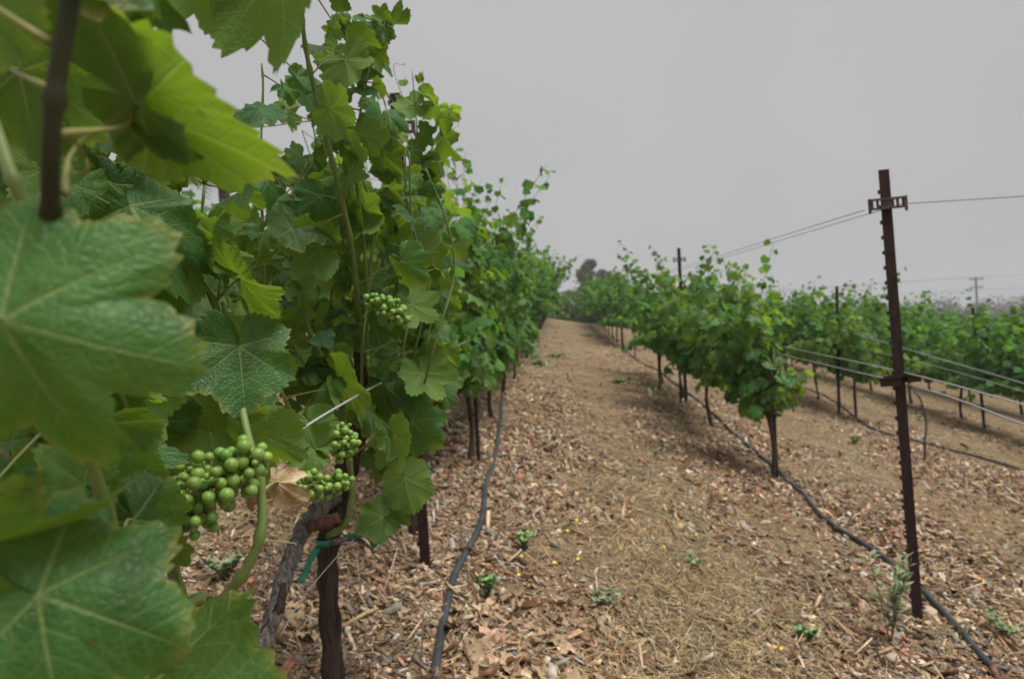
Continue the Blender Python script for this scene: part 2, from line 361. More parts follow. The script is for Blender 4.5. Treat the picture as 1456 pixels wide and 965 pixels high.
# ------------------------------------------------------------------ vine leaves
VEINS = [0, 52.5, -52.5, 105, -105]
def leaf_mesh(name, seed, nang, nring, mats, petiole=False, curl=1.0, foldv=None, droopv=None):
    rg = random.Random(seed)
    k1 = rg.uniform(-.24, .0); k2 = rg.uniform(-.20, .0)
    tb = [(0, 1.0), (9, .965), (18, .91 + k1 * .5), (27, .84 + k1), (36, .86 + k1 * .4), (45, .885), (53, .90 + rg.uniform(-.05, .05)), (62, .85), (71, .79 + k2 * .5), (80, .73 + k2), (90, .735 + k2 * .4),
          (100, .745), (109, .74 + rg.uniform(-.05, .05)), (122, .69), (137, .635), (152, .57), (164, .46), (172, .30), (177, .15), (180, .05)]
    xs = [t[0] for t in tb]
    jig = [rg.uniform(-.07, .05) for _ in range(26)]
    def rad(th, side):
        jg = 1 + float(np.interp(th, np.linspace(-180, 180, 26), jig)) * (1 if abs(th) < 165 else 0)
        a = abs(th); a2 = min(180, max(0, a + side * 2.0 * math.sin(a * .05 + seed)))
        return jg * float(np.interp(a2, xs, [t[1] for t in tb]))
    aw = [rg.uniform(0, 6.28) for _ in range(4)]
    cup = rg.uniform(-.18, .28) * curl; fold = rg.uniform(-.25, .45) * curl; droop = rg.uniform(.05, .6) * curl
    wav = rg.uniform(.05, .13) * curl; tw = rg.uniform(-.35, .35) * curl; edge = rg.uniform(-.6, .3) * curl
    if foldv is not None: fold = foldv
    if droopv is not None: droop = droopv
    verts = []; flat = []; vein = []; rim = []
    amp = 0.042 if nang >= 96 else (0.05 if nang >= 40 else 0.02)
    period = max(2, round(nang / 40))
    shape = [1, .45, -.1, -.6] if period >= 4 else ([1, 0, -.8] if period == 3 else [1, -.8])
    teeth = [rg.uniform(.6, 1.35) for _ in range(nang // period + 2)]
    for i in range(nang + 1):
        th = -180 + 360 * i / nang; a = math.radians(th)
        Rr = rad(th, 1 if th > 0 else -1)
        if abs(th) < 168: Rr *= 1 + amp * teeth[i // period] * shape[(i % period) % len(shape)]
        bv = min(VEINS, key=lambda q: abs(th - q)); dt = math.radians(abs(th - bv))
        for j in range(nring + 1):
            q = (j / nring) ** .85; r = Rr * q
            x = r * math.sin(a); y = r * math.cos(a)
            z = cup * r * r - fold * abs(x) * .8 - droop * max(y, 0) ** 2 * .6 - droop * .35 * x * x
            z += wav * q * q * math.sin(3 * a + aw[0]) + wav * .6 * q ** 3 * math.sin(7 * a + aw[1]) + wav * .28 * q ** 4 * math.sin(13 * a + aw[2])
            z += tw * x * y * .6 + edge * q ** 4 * .35 * (0.5 + .5 * math.sin(2 * a + aw[3]))
            z += .022 * curl * (1 - math.exp(-r * math.sin(min(dt, 1.2)) * 9)) * math.sin(3.14 * q)
            verts.append((x, y, z)); flat.append((x, y)); vein.append((r * math.cos(dt), r * math.sin(dt))); rim.append(q)
    nr = nring + 1; faces = []
    for i in range(nang):
        for j in range(nring):
            A = i * nr + j; B = A + nr
            if j == 0: faces.append((A, A + 1, B + 1)) if True else None
            else: faces.append((A, A + 1, B + 1, B))
    mi = [0] * len(faces)
    if petiole:
        mb = MB(); mb.tube([(0, 0, 0), (0, -.12, -.22), (0, -.5, -.85)], [.018, .016, .02], 4)
        b = len(verts); verts += mb.v; flat += [(0, 0)] * len(mb.v); vein += [(0, 0)] * len(mb.v); rim += [0] * len(mb.v)
        faces += [tuple(k + b for k in f) for f in mb.f]; mi += [1] * len(mb.f)
    # z up: faces wound so that the upper side faces +Z
    faces = [tuple(reversed(f)) if m == 0 else f for f, m in zip(faces, mi)]
    me = bpy.data.meshes.new(name); me.from_pydata(verts, [], faces)
    for m in mats: me.materials.append(m)
    me.polygons.foreach_set('material_index', mi); me.polygons.foreach_set('use_smooth', [True] * len(faces))
    lv = np.empty(len(me.loops), dtype=np.int32); me.loops.foreach_get('vertex_index', lv)
    for nm, dat in (('flat', flat), ('vein', vein)):
        uv = me.uv_layers.new(name=nm); uv.data.foreach_set('uv', np.array(dat, dtype=np.float32)[lv].ravel())
    at = me.attributes.new('rim', 'FLOAT', 'POINT'); at.data.foreach_set('value', np.array(rim, dtype=np.float32))
    me.update()
    if me.polygons[0].normal.z < 0 and False: pass
    return me
HERO = [leaf_mesh('leaf_blade', 100 + i, 160, 10, [M['leaf']], False, 1.0 if i < 6 else 1.55) for i in range(14)]
FOLDED = [leaf_mesh('leaf_folded', 150 + i, 144, 9, [M['leaf']], foldv=f, droopv=.1) for i, f in enumerate((-.22, .8, -.8, 1.1, .6))]
MID = [leaf_mesh('leaf_with_petiole', 200 + i, 48, 4, [M['leaf_mid'], M['petiole']], True) for i in range(10)]
LOW = [leaf_mesh('leaf_small', 300 + i, 24, 2, [M['leaf_mid'], M['petiole']], True) for i in range(8)]
DRY = [leaf_mesh('dry_leaf_blade', 400 + i, 48, 5, [M['dry_leaf']], False, 1.7 + .4 * (i % 3)) for i in range(6)]

def frame(tip, nrm):                          # columns x, y (tip), z (upper side)
    y = tip.normalized(); z = (nrm - y * nrm.dot(y)).normalized(); x = y.cross(z)
    return Matrix((x, y, z)).transposed()
def put_leaf(mesh, pos, fr, size, root, name='leaf'):
    o = bpy.data.objects.new(name, mesh)
    o.matrix_local = Matrix.Translation(Vector(pos) - root.location) @ (fr * size).to_4x4()
    link(o, root); return o

def gen_vine(rg, half=.7, cordon=.95, nshoot=12, hmin=.6, hmax=1.25, spread=.16, sprawl=.3, leafsize=.07, step=.062, droopers=.2, lat=.9, dout=1.0, yoff=0.0):
    """canes and leaves of one trained vine, row along Y, base at the origin"""
    shoots = []; leaves = []
    for k in range(nshoot):
        y0 = yoff - half + 2 * half * (k + rg.random()) / nshoot
        p = Vector((rg.gauss(0, .04), y0, cordon + rg.uniform(-.05, .06)))
        L = rg.uniform(hmin, hmax); side = 1 if k % 2 else -1
        d = Vector((side * rg.uniform(.05, .5) * spread / .16, rg.gauss(0, .2), 1)).normalized()
        dr = rg.random() < droopers
        bend = Vector((side * rg.uniform(0, sprawl), rg.gauss(0, .12), -.25 * rg.random()))
        if dr: bend = Vector((side * rg.uniform(.3, .8) * dout, rg.gauss(0, .3), -rg.uniform(1.0, 2.0) * (1 if dout > .5 else 2.5))); L *= .72 if dout > .5 else .42
        pts = [p.copy()]; n = max(4, int(L / step))
        az = rg.uniform(0, 6.28)
        for i in range(n):
            t = i / n
            d = (d + bend * (step * 1.6) + Vector((rg.gauss(0, .05), rg.gauss(0, .05), 0))).normalized()
            p = p + d * step; pts.append(p.copy())
            sz = leafsize * rg.uniform(.78, 1.25) * (1.0 if t < .6 else 1.0 - (t - .6) * 1.3)
            az2 = az + math.pi * i + rg.gauss(0, .5)
            for rep in range(1 + (int(lat + rg.random()) if t < .7 else 0)):
                o = Vector((math.cos(az2), math.sin(az2) * .8, 0)); o = (o + Vector((side * .35, 0, 0))).normalized()
                if rep: o = Vector((rg.choice((-1, 1)) * rg.uniform(.5, 1), rg.uniform(-1, 1), 0)).normalized()
                nrm = (Vector((0, 0, 1)) * rg.uniform(.2, .9) + o * rg.uniform(.4, 1.0) + Vector((rg.gauss(0, .25), rg.gauss(0, .25), rg.gauss(0, .2)))).normalized()
                tip = Vector((rg.gauss(0, .35), rg.gauss(0, .35), -rg.uniform(.3, 1.0))) + o * rg.uniform(.2, .7)
                fr = frame(tip, nrm); s = sz * (rg.uniform(.55, .9) if rep else 1)
                pos = p - fr @ Vector((0, -.5, -.85)) * s * (rg.uniform(1.2, 2.2) if rep else 1.0)
                leaves.append((pos, fr, s))
        shoots.append(pts)
    return shoots, leaves

def trunk_mb(rg, h, r, lean=(0, 0), sides=10, seg=14, ridge=.16):
    mb = MB(); pts = []; rad = []
    wob = [rg.uniform(0, 6.28) for _ in range(3)]
    for i in range(seg + 1):
        t = i / seg
        pts.append((lean[0] * t + .018 * math.sin(4 * t + wob[0]) * min(1, t * 4), lean[1] * t + .018 * math.sin(3.3 * t + wob[1]) * min(1, t * 4), -.06 + (h + .06) * t))
        rad.append(r * (1.25 - .35 * min(1, t * 3) + .10 * math.sin(11 * t + wob[2]) + (.35 * max(0, t - .85) / .15)))
    mb.tube(pts, rad, sides, 0, ridge, rg); return mb

# low leaf for joined crowns: 7 points around a folded centre
TMPL = [Vector((math.sin(math.radians(a)) * r, math.cos(math.radians(a)) * r, z)) for a, r, z in
        ((0, 1, -.2), (30, .78, 0), (55, .9, -.12), (110, .72, -.1), (-110, .72, -.1), (-55, .9, -.12), (-30, .78, 0))]
def joined(leaves, shoots, rg, name='far_crown'):
    V = []; F = []; C = []
    for pos, fr, s in leaves:
        b = len(V); V.append(pos); c = np.array((.062, .170, .045)) * rg.uniform(.6, 1.6) * np.array((rg.uniform(.85, 1.4), 1, rg.uniform(.7, 1.3)))
        for t in TMPL: V.append(pos + fr @ (t * s))
        for i in range(7): F.append((b, b + 1 + (i + 1) % 7, b + 1 + i))
        C += [c] * 8
    for pts in shoots:
        for i in range(0, len(pts) - 2, 2):
            b = len(V); p, q = pts[i], pts[i + 2]
            e = Vector((.004, .002, 0))
            V += [p - e, p + e, q]; F.append((b, b + 1, b + 2)); C += [np.array((.1, .1, .05))] * 3
    return np_mesh(name, np.array([tuple(v) for v in V]), np.array(F), [M['crown']], np.array(C), True)
def crown_mesh(seed, **kw):
    rg = random.Random(seed); shoots, leaves = gen_vine(rg, **kw)
    return joined(leaves, shoots, rg)
ORD = ['first', 'second', 'third', 'fourth', 'fifth', 'sixth', 'seventh', 'eighth', 'ninth', 'tenth', 'eleventh', 'twelfth', 'thirteenth', 'fourteenth']
def near_vine(x, y, seed, label, group, lod, keep=None, trunk_r=.019, **kw):
    rg = random.Random(seed)
    root = empty('grapevine', (x, y, zgf(x, y))); tag(root, label, 'grapevine', group)
    cord = kw.get('cordon', .95)
    trunk_mb(rg, cord, trunk_r, (rg.uniform(-.03, .03), rg.uniform(-.04, .04))).build('trunk', M['bark_dark'], root)
    half = kw.get('half', .7)
    for s in (-1, 1):
        mb = MB(); pts = spline([(0, 0, cord - .03), (rg.gauss(0, .02), s * half * .4, cord + .01), (rg.gauss(0, .02), s * half * .95, cord + rg.uniform(-.02, .03))], 8)
        mb.tube(pts, taper(.017, .011, 9), 7, 0, .15, rg); mb.build('cordon_arm', M['bark_dark'], root)
    shoots, leaves = gen_vine(rg, **kw)
    for pts in shoots:
        if keep:
            k = next((i for i, p in enumerate(pts) if i > 2 and not keep(p + root.location)), len(pts)); pts = pts[:max(k, 4)]
        mb = MB(); q = pts[::2] + ([pts[-1]] if len(pts) % 2 == 0 else [])
        mb.tube(q, taper(.0045, .0015, len(q)), 5); mb.build('shoot', M['shoot_far'], root)
    meshes = {1: MID, 2: LOW}[lod]
    if keep: leaves = [l for l in leaves if keep(l[0] + root.location)]
    leaves.sort(key=lambda l: (l[0] + root.location - EYE).length - .25 * rg.random())
    for pos, fr, s in leaves[:298]: put_leaf(rg.choice(meshes), pos + root.location, fr, s, root)
    if len(leaves) > 298:
        o = link(bpy.data.objects.new('inner_foliage', joined(leaves[298:], [], rg, 'inner_foliage')), root); o['kind'] = 'stuff'
    return root

CROWNS = [crown_mesh(900 + i, half=.88, cordon=.62, nshoot=22, hmin=.65, hmax=1.65, leafsize=.088, step=.07, sprawl=.2, spread=.13, droopers=.24, lat=2.6) for i in range(6)]
TRUNKS = []
for i in range(3): TRUNKS.append(trunk_mb(random.Random(40 + i), .64, .024, sides=7, seg=7).mesh('far_trunk', [M['bark_dark']]))
def far_vine(x, y, seed, label, group):
    rg = random.Random(seed); root = empty('grapevine', (x, y, zgf(x, y))); tag(root, label, 'grapevine', group)
    t = link(bpy.data.objects.new('trunk', rg.choice(TRUNKS)), root)
    c = link(bpy.data.objects.new('crown', rg.choice(CROWNS)), root); c['kind'] = 'stuff'
    s = rg.uniform(.92, 1.12); c.scale = (s, s * rg.choice((-1, 1)) if False else s, rg.uniform(.9, 1.1)); c.rotation_euler.z = rg.choice((0, math.pi)) + rg.gauss(0, .05)
    return root

# ------------------------------------------------------------------ rows on both sides of the path
XL, XR1, XR2, XR3 = -.62, 1.52, 3.80, 6.02
def left_keep(p):
    u, v, d = pix(p)
    if d < .3: return False
    edge = np.interp(v, [0, 100, 200, 300, 420, 560, 640, 700], [600, 640, 655, 655, 662, 660, 645, 600])
    if d < 3.3 and u > edge: return False
    if d < 3.3 and v > np.interp(u, [380, 460, 520, 600, 650], [560, 600, 730, 740, 640]): return False
    if d < 3.3 and u < 420: return False
    return True
LG = 'vines in the row left of the path'
near_vine(XL - .10, 3.05, 11, 'dense grapevine just behind the split-trunk vine, beside the notched rusty post', LG, 1, left_keep, nshoot=18, cordon=.62, hmin=.9, hmax=1.45, spread=.08, sprawl=.2, droopers=.2, lat=1.4)
yl = [4.55, 5.95, 7.35, 8.75, 10.15]
for i, y in enumerate(yl):
    near_vine(XL - .04 + .02 * (i % 2), y, 27 + i, ('tall leafy grapevine with a slender dark trunk, %s vine uphill past the notched rusty post' % ORD[i]), LG, 1 if i < 2 else 2,
              nshoot=22, cordon=.48, hmin=.95, hmax=[1.75, 1.8, 1.65, 1.5, 1.5][i], spread=.06, sprawl=.06, droopers=.26, dout=.3, leafsize=.076, lat=2.8)
for i in range(12):
    far_vine(XL, 11.6 + 1.45 * i, 60 + i, '%s of the distant grapevines towards the crest in the row left of the path' % ORD[i], 'distant vines in the row left of the path')
RG = 'vines in the row right of the path'
yr = [5.25, 7.3, 9.0, 10.7]
for i, y in enumerate(yr):
    near_vine(XR1, y, 120 + i, ['bushy bright green grapevine with hanging shoots next to the leaning crossarm post', 'bushy grapevine second uphill from the leaning crossarm post', 'bushy grapevine third uphill from the leaning crossarm post',
              'last bushy grapevine before the gap in the row right of the path'][i], RG, 1 if i == 0 else 2, nshoot=[14, 22, 22, 22][i], cordon=.50, half=[.42, 1.0, 1.0, 1.0][i], yoff=[.32, 0, 0, 0][i], hmin=[.45, .6, .6, .6][i], hmax=[1.35, 1.75, 1.8, 1.8][i], spread=.11, sprawl=.13, droopers=[.25, .34, .34, .34][i], dout=.6, leafsize=.082, lat=2.6)
for i in range(9):
    far_vine(XR1, 17.4 + 1.6 * i, 160 + i, '%s distant grapevine uphill of the gap in the row right of the path' % ORD[i], 'distant vines in the row right of the path')
R2G = 'vines in the row behind the leaning post'
y2 = [9.9, 11.3, 12.8]
for i, y in enumerate(y2):
    near_vine(XR2 + .25, y, 220 + i, 'leafy grapevine in the next row downhill, %s vine counted from the coiled riser hose' % ORD[i], R2G, 2, nshoot=20, cordon=.58, half=.9, hmin=.6, hmax=1.65, spread=.13, sprawl=.2, droopers=.24, leafsize=.084, lat=2.6)
for i in range(11):
    far_vine(XR2 + .25, 14.4 + 1.6 * i, 260 + i, '%s distant grapevine uphill in the row behind the leaning post' % ORD[i], 'distant vines in the row behind the leaning post')
for r, x in enumerate((XR3 + .3, 8.5, 10.7, 12.9)):
    y0 = [8.2, 10.2, 12.6, 15][r]
    for i in range(14):
        far_vine(x, y0 + 1.6 * i, 300 + 40 * r + i, '%s grapevine counted uphill in the %s row downhill of the leaning post' % (ORD[i], ORD[r + 1]), 'vines of the %s downhill row' % ORD[r + 1])
for r, x in enumerate((-2.75, -5.0)):
    for i in range(9):
        far_vine(x, 3.2 + 1.6 * i + r, 500 + 40 * r + i, '%s grapevine in the %s row uphill behind the split-trunk vine' % (ORD[i], ORD[r]), 'vines of the %s uphill row' % ORD[r])

# ------------------------------------------------------------------ the close vines, cane by cane
def cane(root, pts, ra, rb, mat='shoot', name='shoot', n=22, sides=10, nodes=True, rg=random.Random(3)):
    q = spline([W(*p) for p in pts], n); mb = MB(); rad = taper(ra, rb, n + 1)
    if nodes:
        L = sum((q[i + 1] - q[i]).length for i in range(n)); st = max(3, int(n / max(1, L / .07)))
        for i in range(2, n, st): rad[i] *= 1.38
    mb.tube([p - root.location for p in q], rad, sides); mb.build(name, M[mat], root)
    return q
def wood(root, pts, rads, mat, name, n=26, sides=14, ridge=.14, seed=1):
    rg = random.Random(seed); q = spline([W(*p) if not isinstance(p, Vector) else p for p in pts], n)
    rad = [float(np.interp(i / n * (len(rads) - 1), range(len(rads)), rads)) * (1 + .12 * math.sin(i * 1.7 + seed)) for i in range(n + 1)]
    mb = MB(); mb.tube([p - root.location for p in q], rad, sides, 0, ridge, rg); mb.build(name, M[mat], root); return q

ga = Vector((-.75, .35, 0)); ga.z = zgf(ga.x, ga.y)
vA = empty('grapevine', ga); tag(vA, 'grapevine with broad overhanging leaves and the plumpest green grape bunch, beside the drip tube', 'grapevine', LG)
gb = W(470, 1050, 1.72); gb.z = zgf(gb.x, gb.y)
vB = empty('grapevine', gb); tag(vB, 'grapevine with split dark trunk tied with green tape', 'grapevine', LG)

nodesA = []; nodesB = []
# vine A: trunk and arm behind the leaves, canes
wood(vA, [ga + Vector((0, 0, -.05)), W(-150, 1300, .85), W(60, 960, .80), W(180, 900, .76), W(262, 884, .735)], [.03, .028, .022, .016, .013], 'bark', 'trunk', 30, seed=2)
wood(vA, [(250, 888, .737), (292, 870, .722), (316, 854, .712)], [.010, .0125, .009], 'bark_spur', 'spur', 10, 12, .2, seed=7)
nodesA += cane(vA, [(300, 864, .715), (322, 846, .71), (352, 805, .705), (371, 755, .705), (370, 690, .715), (348, 600, .74), (335, 520, .79), (318, 430, .82)], .0062, .0034, n=34)
nodesA += cane(vA, [(262, 862, .70), (285, 850, .715), (300, 862, .72)], .0065, .0075, n=6, nodes=False)
nodesA += cane(vA, [(112, -60, .29), (97, 20, .295), (80, 120, .30), (73, 200, .305), (72, 300, .32), (80, 420, .36)], .0038, .0040, 'shoot_dark')
nodesA += cane(vA, [(-30, 110, .47), (0, 200, .46), (22, 262, .45), (60, 340, .46)], .0042, .0046)
nodesA += cane(vA, [(130, 205, .84), (158, 245, .84), (200, 300, .83), (250, 348, .82), (300, 420, .82), (330, 500, .82)], .0022, .0040)
nodesA += cane(vA, [(128, 545, .60), (150, 590, .63), (178, 655, .67), (208, 692, .69), (230, 760, .70), (262, 862, .70)], .0040, .0064, n=24)
nodesA += cane(vA, [(172, 560, .62), (190, 620, .66), (207, 690, .69)], .0026, .0038, n=10)
nodesA += cane(vA, [(60, 520, .40), (110, 600, .42), (150, 720, .45), (190, 830, .52), (240, 880, .66)], .0034, .0045, n=16)
nodesB += cane(vB, [(512, 492, 1.62), (508, 430, 1.5), (499, 345, 1.38), (474, 235, 1.28), (447, 128, 1.2), (432, 50, 1.15), (425, -40, 1.1)], .0058, .0034, n=40)
nodesB += cane(vB, [(520, 520, 1.6), (522, 430, 1.5), (516, 330, 1.42), (505, 230, 1.38), (520, 120, 1.35), (548, 30, 1.33)], .0036, .0020, n=26)
nodesB += cane(vB, [(376, 420, 1.35), (374, 330, 1.3), (370, 240, 1.28), (374, 130, 1.26), (372, 90, 1.25)], .0026, .0018, n=16)
nodesB += cane(vB, [(604, 520, 1.95), (600, 400, 1.9), (597, 300, 1.86), (594, 200, 1.82), (586, 100, 1.78)], .0030, .0012, n=26)
nodesB += cane(vB, [(560, 560, 1.8), (563, 440, 1.75), (568, 330, 1.7), (565, 230, 1.68), (548, 150, 1.66)], .0034, .0018, n=24)
nodesB += cane(vB, [(466, 762, 1.60), (490, 745, 1.58), (501, 705, 1.56), (496, 650, 1.54), (480, 560, 1.52), (440, 470, 1.5), (415, 380, 1.46), (430, 250, 1.4)], .0074, .0030, n=34)
nodesB += cane(vB, [(470, 520, 1.5), (425, 590, 1.42), (395, 545, 1.35), (360, 470, 1.3)], .004, .003, n=16)
nodesB += cane(vB, [(575, 690, 1.7), (592, 620, 1.68), (602, 560, 1.66), (610, 470, 1.66), (640, 380, 1.68)], .0034, .0018, n=20)
nodesB += cane(vB, [(500, 560, 1.6), (430, 520, 1.5), (370, 500, 1.42), (300, 420, 1.35), (270, 330, 1.3)], .0036, .002, n=20)
wood(vB, [Vector((gb.x + .01, gb.y, gb.z - .06)), W(474, 965, 1.72), W(468, 860, 1.72), W(466, 780, 1.72), W(478, 715, 1.71), W(492, 670, 1.70), W(508, 610, 1.68), W(512, 550, 1.65), W(512, 486, 1.62)],
     [.028, .0245, .023, .023, .028, .025, .021, .018, .012], 'bark_dark', 'trunk', 44, 18, .15, seed=4)
wood(vB, [Vector((*W(318, 1030, 1.30).xy, zgf(*W(318, 1030, 1.30).xy) - .05)), W(335, 995, 1.33), W(352, 960, 1.36), W(384, 890, 1.43), W(408, 810, 1.52), W(436, 745, 1.61), W(476, 702, 1.70)], [.021, .0195, .019, .0185, .018, .019, .024], 'bark', 'trunk', 40, 18, .16, seed=9)
wood(vB, [(372, 905, 1.405), (398, 858, 1.455), (402, 828, 1.475)], [.008, .011, .006], 'bark_dark', 'bark_ridge', 12, 8, .3, seed=12)
wood(vB, [(440, 748, 1.60), (462, 742, 1.57), (482, 735, 1.56)], [.013, .015, .011], 'bark_spur', 'spur', 8, 12, .2, seed=13)
wood(vB, [(470, 772, 1.66), (505, 765, 1.66), (530, 782, 1.66)], [.008, .007, .003], 'bark', 'dry_spur', 8, 8, .25, seed=14)

crg = random.Random(19)
for k in range(13):                           # upright canes inside the canopy of the split-trunk vine
    u = 385 + 255 * (k + crg.random()) / 13; d = crg.uniform(1.5, 2.0); top = crg.uniform(130, 300) if u > 440 else crg.uniform(250, 380)
    nodesB += cane(vB, [(u * .6 + 205, crg.uniform(560, 660), 1.75), (u * .85 + 76, 500, d), (u + crg.gauss(0, 12), 390, d), (u + crg.gauss(0, 16), (390 + top) / 2, d - .05), (u + crg.gauss(0, 20), top, d - .1)], .0036, .0016, 'shoot', n=20, sides=7)
for k in range(8):
    u = 20 + 300 * (k + crg.random()) / 8; d = crg.uniform(.8, 1.15)
    nodesA += cane(vA, [(u + 40, 720, d - .1), (u + 20, 580, d), (u + crg.gauss(0, 12), 470, d), (u + crg.gauss(0, 16), 360, d), (u - 10 + crg.gauss(0, 16), crg.uniform(230, 330), d)], .0034, .0018, 'shoot', n=18, sides=7)
NB = {id(vA): [], id(vB): []}
petrg = random.Random(77)
def hero(root, J, T, roll, under=False, var=None, stem=None, mesh=None, size=None, name='leaf'):
    """leaf from the petiole joint J towards the tip T; roll turns the blade about its midrib away from the eye"""
    j = W(*J); t = W(*T); tip = t - j
    toeye = (EYE - j).normalized(); 
    y = tip.normalized(); n = (toeye - y * toeye.dot(y)).normalized()
    n = Matrix.Rotation(R(roll), 3, y) @ n
    if under: n = -n
    fr = frame(tip, n); s = size or tip.length * (.76 if root is vB else 1)
    me = mesh or (HERO[var % len(HERO)] if var is not None else petrg.choice(HERO))
    o = put_leaf(me, j, fr, s, root, name)
    NB[id(root)].append(o)
    if stem is not None:
        sp_ = W(*stem) if not isinstance(stem, Vector) else stem
        inv = fr.inverted(); loc = inv @ (sp_ - j) / s
        mid = loc * .5 + Vector((0, -.12, -.10)); L = loc.length
        mb = MB(); q = spline([Vector((0, 0, -.004)), loc * .15 + Vector((0, -.05, -.03)), mid, loc], 8)
        mb.tube(q, [v / s for v in (.0013, .0012, .0012, .0012, .0012, .0013, .0014, .0016, .0021)], 7)
        mb.build('petiole', M['petiole'], o)
    return o
A_, B_ = vA, vB
hero(A_, (2, 455, .300), (262, 528, .305), 8, var=0, stem=(70, 330, .325))
hero(A_, (55, 845, .335), (268, 915, .345), -6, var=1, stem=(150, 720, .45))
hero(A_, (-50, 775, .335), (186, 742, .355), 79, var=2, stem=(60, 700, .42))
hero(A_, (205, 985, .47), (395, 975, .45), -20, var=3, stem=(190, 860, .56))
hero(A_, (165, 705, .56), (215, 805, .56), 20, var=4, stem=(160, 640, .645))
hero(A_, (340, 492, .760), (350, 592, .745), -10, var=5, stem=(338, 540, .79))
hero(A_, (342, 396, .790), (398, 425, .725), 62, var=6, stem=(305, 432, .82), size=.075)
hero(A_, (300, 350, .80), (275, 400, .74), -50, under=True, var=7, stem=(310, 425, .82), size=.06)
hero(A_, (196, 152, .400), (412, 248, .40), 60, under=True, mesh=FOLDED[0], stem=(92, 275, .318))
hero(A_, (392, -62, .52), (432, 112, .53), 44, under=True, var=2, stem=(425, -60, .8))
hero(A_, (192, 150, .425), (105, -30, .375), -68, var=3, stem=(85, 190, .305))
hero(A_, (290, -30, .55), (305, 36, .56), 20, under=True, var=2, size=.045)
hero(A_, (-40, -20, .30), (40, 42, .30), 25, under=True, var=4, stem=(70, 60, .297), size=.04)
hero(A_, (28, 100, .50), (168, 192, .52), 20, under=True, var=5, stem=(78, 130, .31))
hero(A_, (75, 145, .52), (-25, 90, .52), -15, under=True, var=6, stem=(78, 130, .31))
hero(A_, (70, 240, .62), (38, 180, .62), 10, under=True, var=1, stem=(40, 300, .455))
hero(A_, (182, 205, .92), (252, 218, .86), 50, var=0, stem=(158, 245, .84))
hero(A_, (232, 210, .86), (268, 268, .85), 30, under=True, var=8, stem=(200, 298, .83))
hero(A_, (192, 243, .92), (262, 285, .92), -40, under=True, var=7, stem=(165, 255, .84))
hero(A_, (165, 262, .80), (148, 332, .79), 10, var=2, stem=(158, 245, .84))
hero(A_, (185, 292, .72), (250, 392, .70), -15, var=9, stem=(200, 300, .83))
hero(A_, (292, 575, .86), (205, 668, .86), 15, under=True, var=3, stem=(335, 530, .79))
hero(A_, (348, 605, .95), (270, 672, .98), -20, under=True, var=5, stem=(350, 605, .74))
hero(A_, (120, 690, .50), (55, 640, .47), 20, var=6, stem=(165, 640, .655))
hero(A_, (150, 650, .60), (170, 690, .58), 40, var=9, stem=(165, 630, .65), size=.05)
hero(A_, (50, 380, .55), (-20, 300, .55), 25, var=1, stem=(60, 340, .46))
hero(A_, (255, 778, .69), (275, 800, .69), 30, under=True, var=0, stem=(262, 850, .70), size=.022)
hero(A_, (395, 685, .78), (392, 742, .77), 40, mesh=DRY[0], stem=(371, 700, .715), size=.033, name='dry_leaf')
hero(A_, (350, 690, .76), (352, 745, .76), 68, mesh=DRY[1], stem=(369, 680, .717), size=.030, name='dry_leaf')
hero(A_, (250, -125, .42), (420, -70, .40), 74, under=True, var=3, stem=(180, -90, .6), size=.085)  # unseen leaf above the frame, added to shade the folded overhanging leaf
hero(A_, (120, -150, .38), (250, -60, .36), 76, under=True, var=7, stem=(100, -160, .5), size=.085)  # second out-of-view leaf added to darken the same overhanging leaf
# vine B, named leaves
hero(B_, (455, 350, 1.35), (375, 340, 1.33), -15, under=True, var=0, stem=(488, 372, 1.42))
hero(B_, (450, 405, 1.40), (430, 365, 1.38), 30, under=True, var=1, stem=(498, 445, 1.52))
hero(B_, (470, 155, 1.18), (530, 175, 1.16), 10, under=True, var=2, stem=(455, 165, 1.23))
hero(B_, (490, 85, 1.20), (510, 145, 1.18), 20, under=True, var=3, stem=(440, 110, 1.19))
hero(B_, (520, 195, 1.35), (552, 150, 1.33), -35, under=True, var=4, stem=(505, 225, 1.38))
hero(B_, (500, 205, 1.3), (530, 225, 1.26), 55, var=5, stem=(505, 230, 1.38), size=.055)
hero(B_, (545, 220, 1.5), (590, 255, 1.48), 25, under=True, var=6, stem=(565, 235, 1.68))
hero(B_, (495, 250, 1.35), (515, 300, 1.33), 25, under=True, var=7, stem=(480, 255, 1.3))
hero(B_, (555, 270, 1.55), (600, 300, 1.52), 30, under=True, var=8, stem=(566, 290, 1.69))
hero(B_, (520, 300, 1.45), (565, 340, 1.42), 20, under=True, var=9, stem=(513, 310, 1.41))
hero(B_, (572, 372, 1.42), (606, 420, 1.40), 35, var=0, stem=(510, 405, 1.47))
hero(B_, (605, 360, 1.6), (640, 405, 1.58), 10, under=True, var=1, stem=(602, 350, 1.88))
hero(B_, (585, 432, 1.45), (632, 468, 1.45), -20, under=True, var=2, stem=(563, 440, 1.75))
hero(B_, (622, 415, 1.65), (662, 450, 1.62), 20, var=3, stem=(612, 440, 1.66))
hero(B_, (530, 460, 1.6), (555, 520, 1.58), 10, var=4, stem=(524, 470, 1.55))
hero(B_, (480, 540, 1.45), (540, 580, 1.35), 55, var=5, stem=(455, 555, 1.46))
hero(B_, (425, 500, 1.40), (440, 528, 1.38), 25, under=True, var=6, stem=(400, 500, 1.4), size=.04)
hero(B_, (448, 640, 1.22), (382, 622, 1.20), 15, under=True, var=7, stem=(425, 590, 1.42))
hero(B_, (440, 605, 1.25), (470, 660, 1.24), -15, under=True, var=8, stem=(425, 590, 1.42))
hero(B_, (545, 545, 1.6), (590, 590, 1.56), 10, var=9, stem=(598, 590, 1.67))
hero(B_, (600, 530, 1.6), (632, 590, 1.58), -20, under=True, var=0, stem=(604, 540, 1.66))
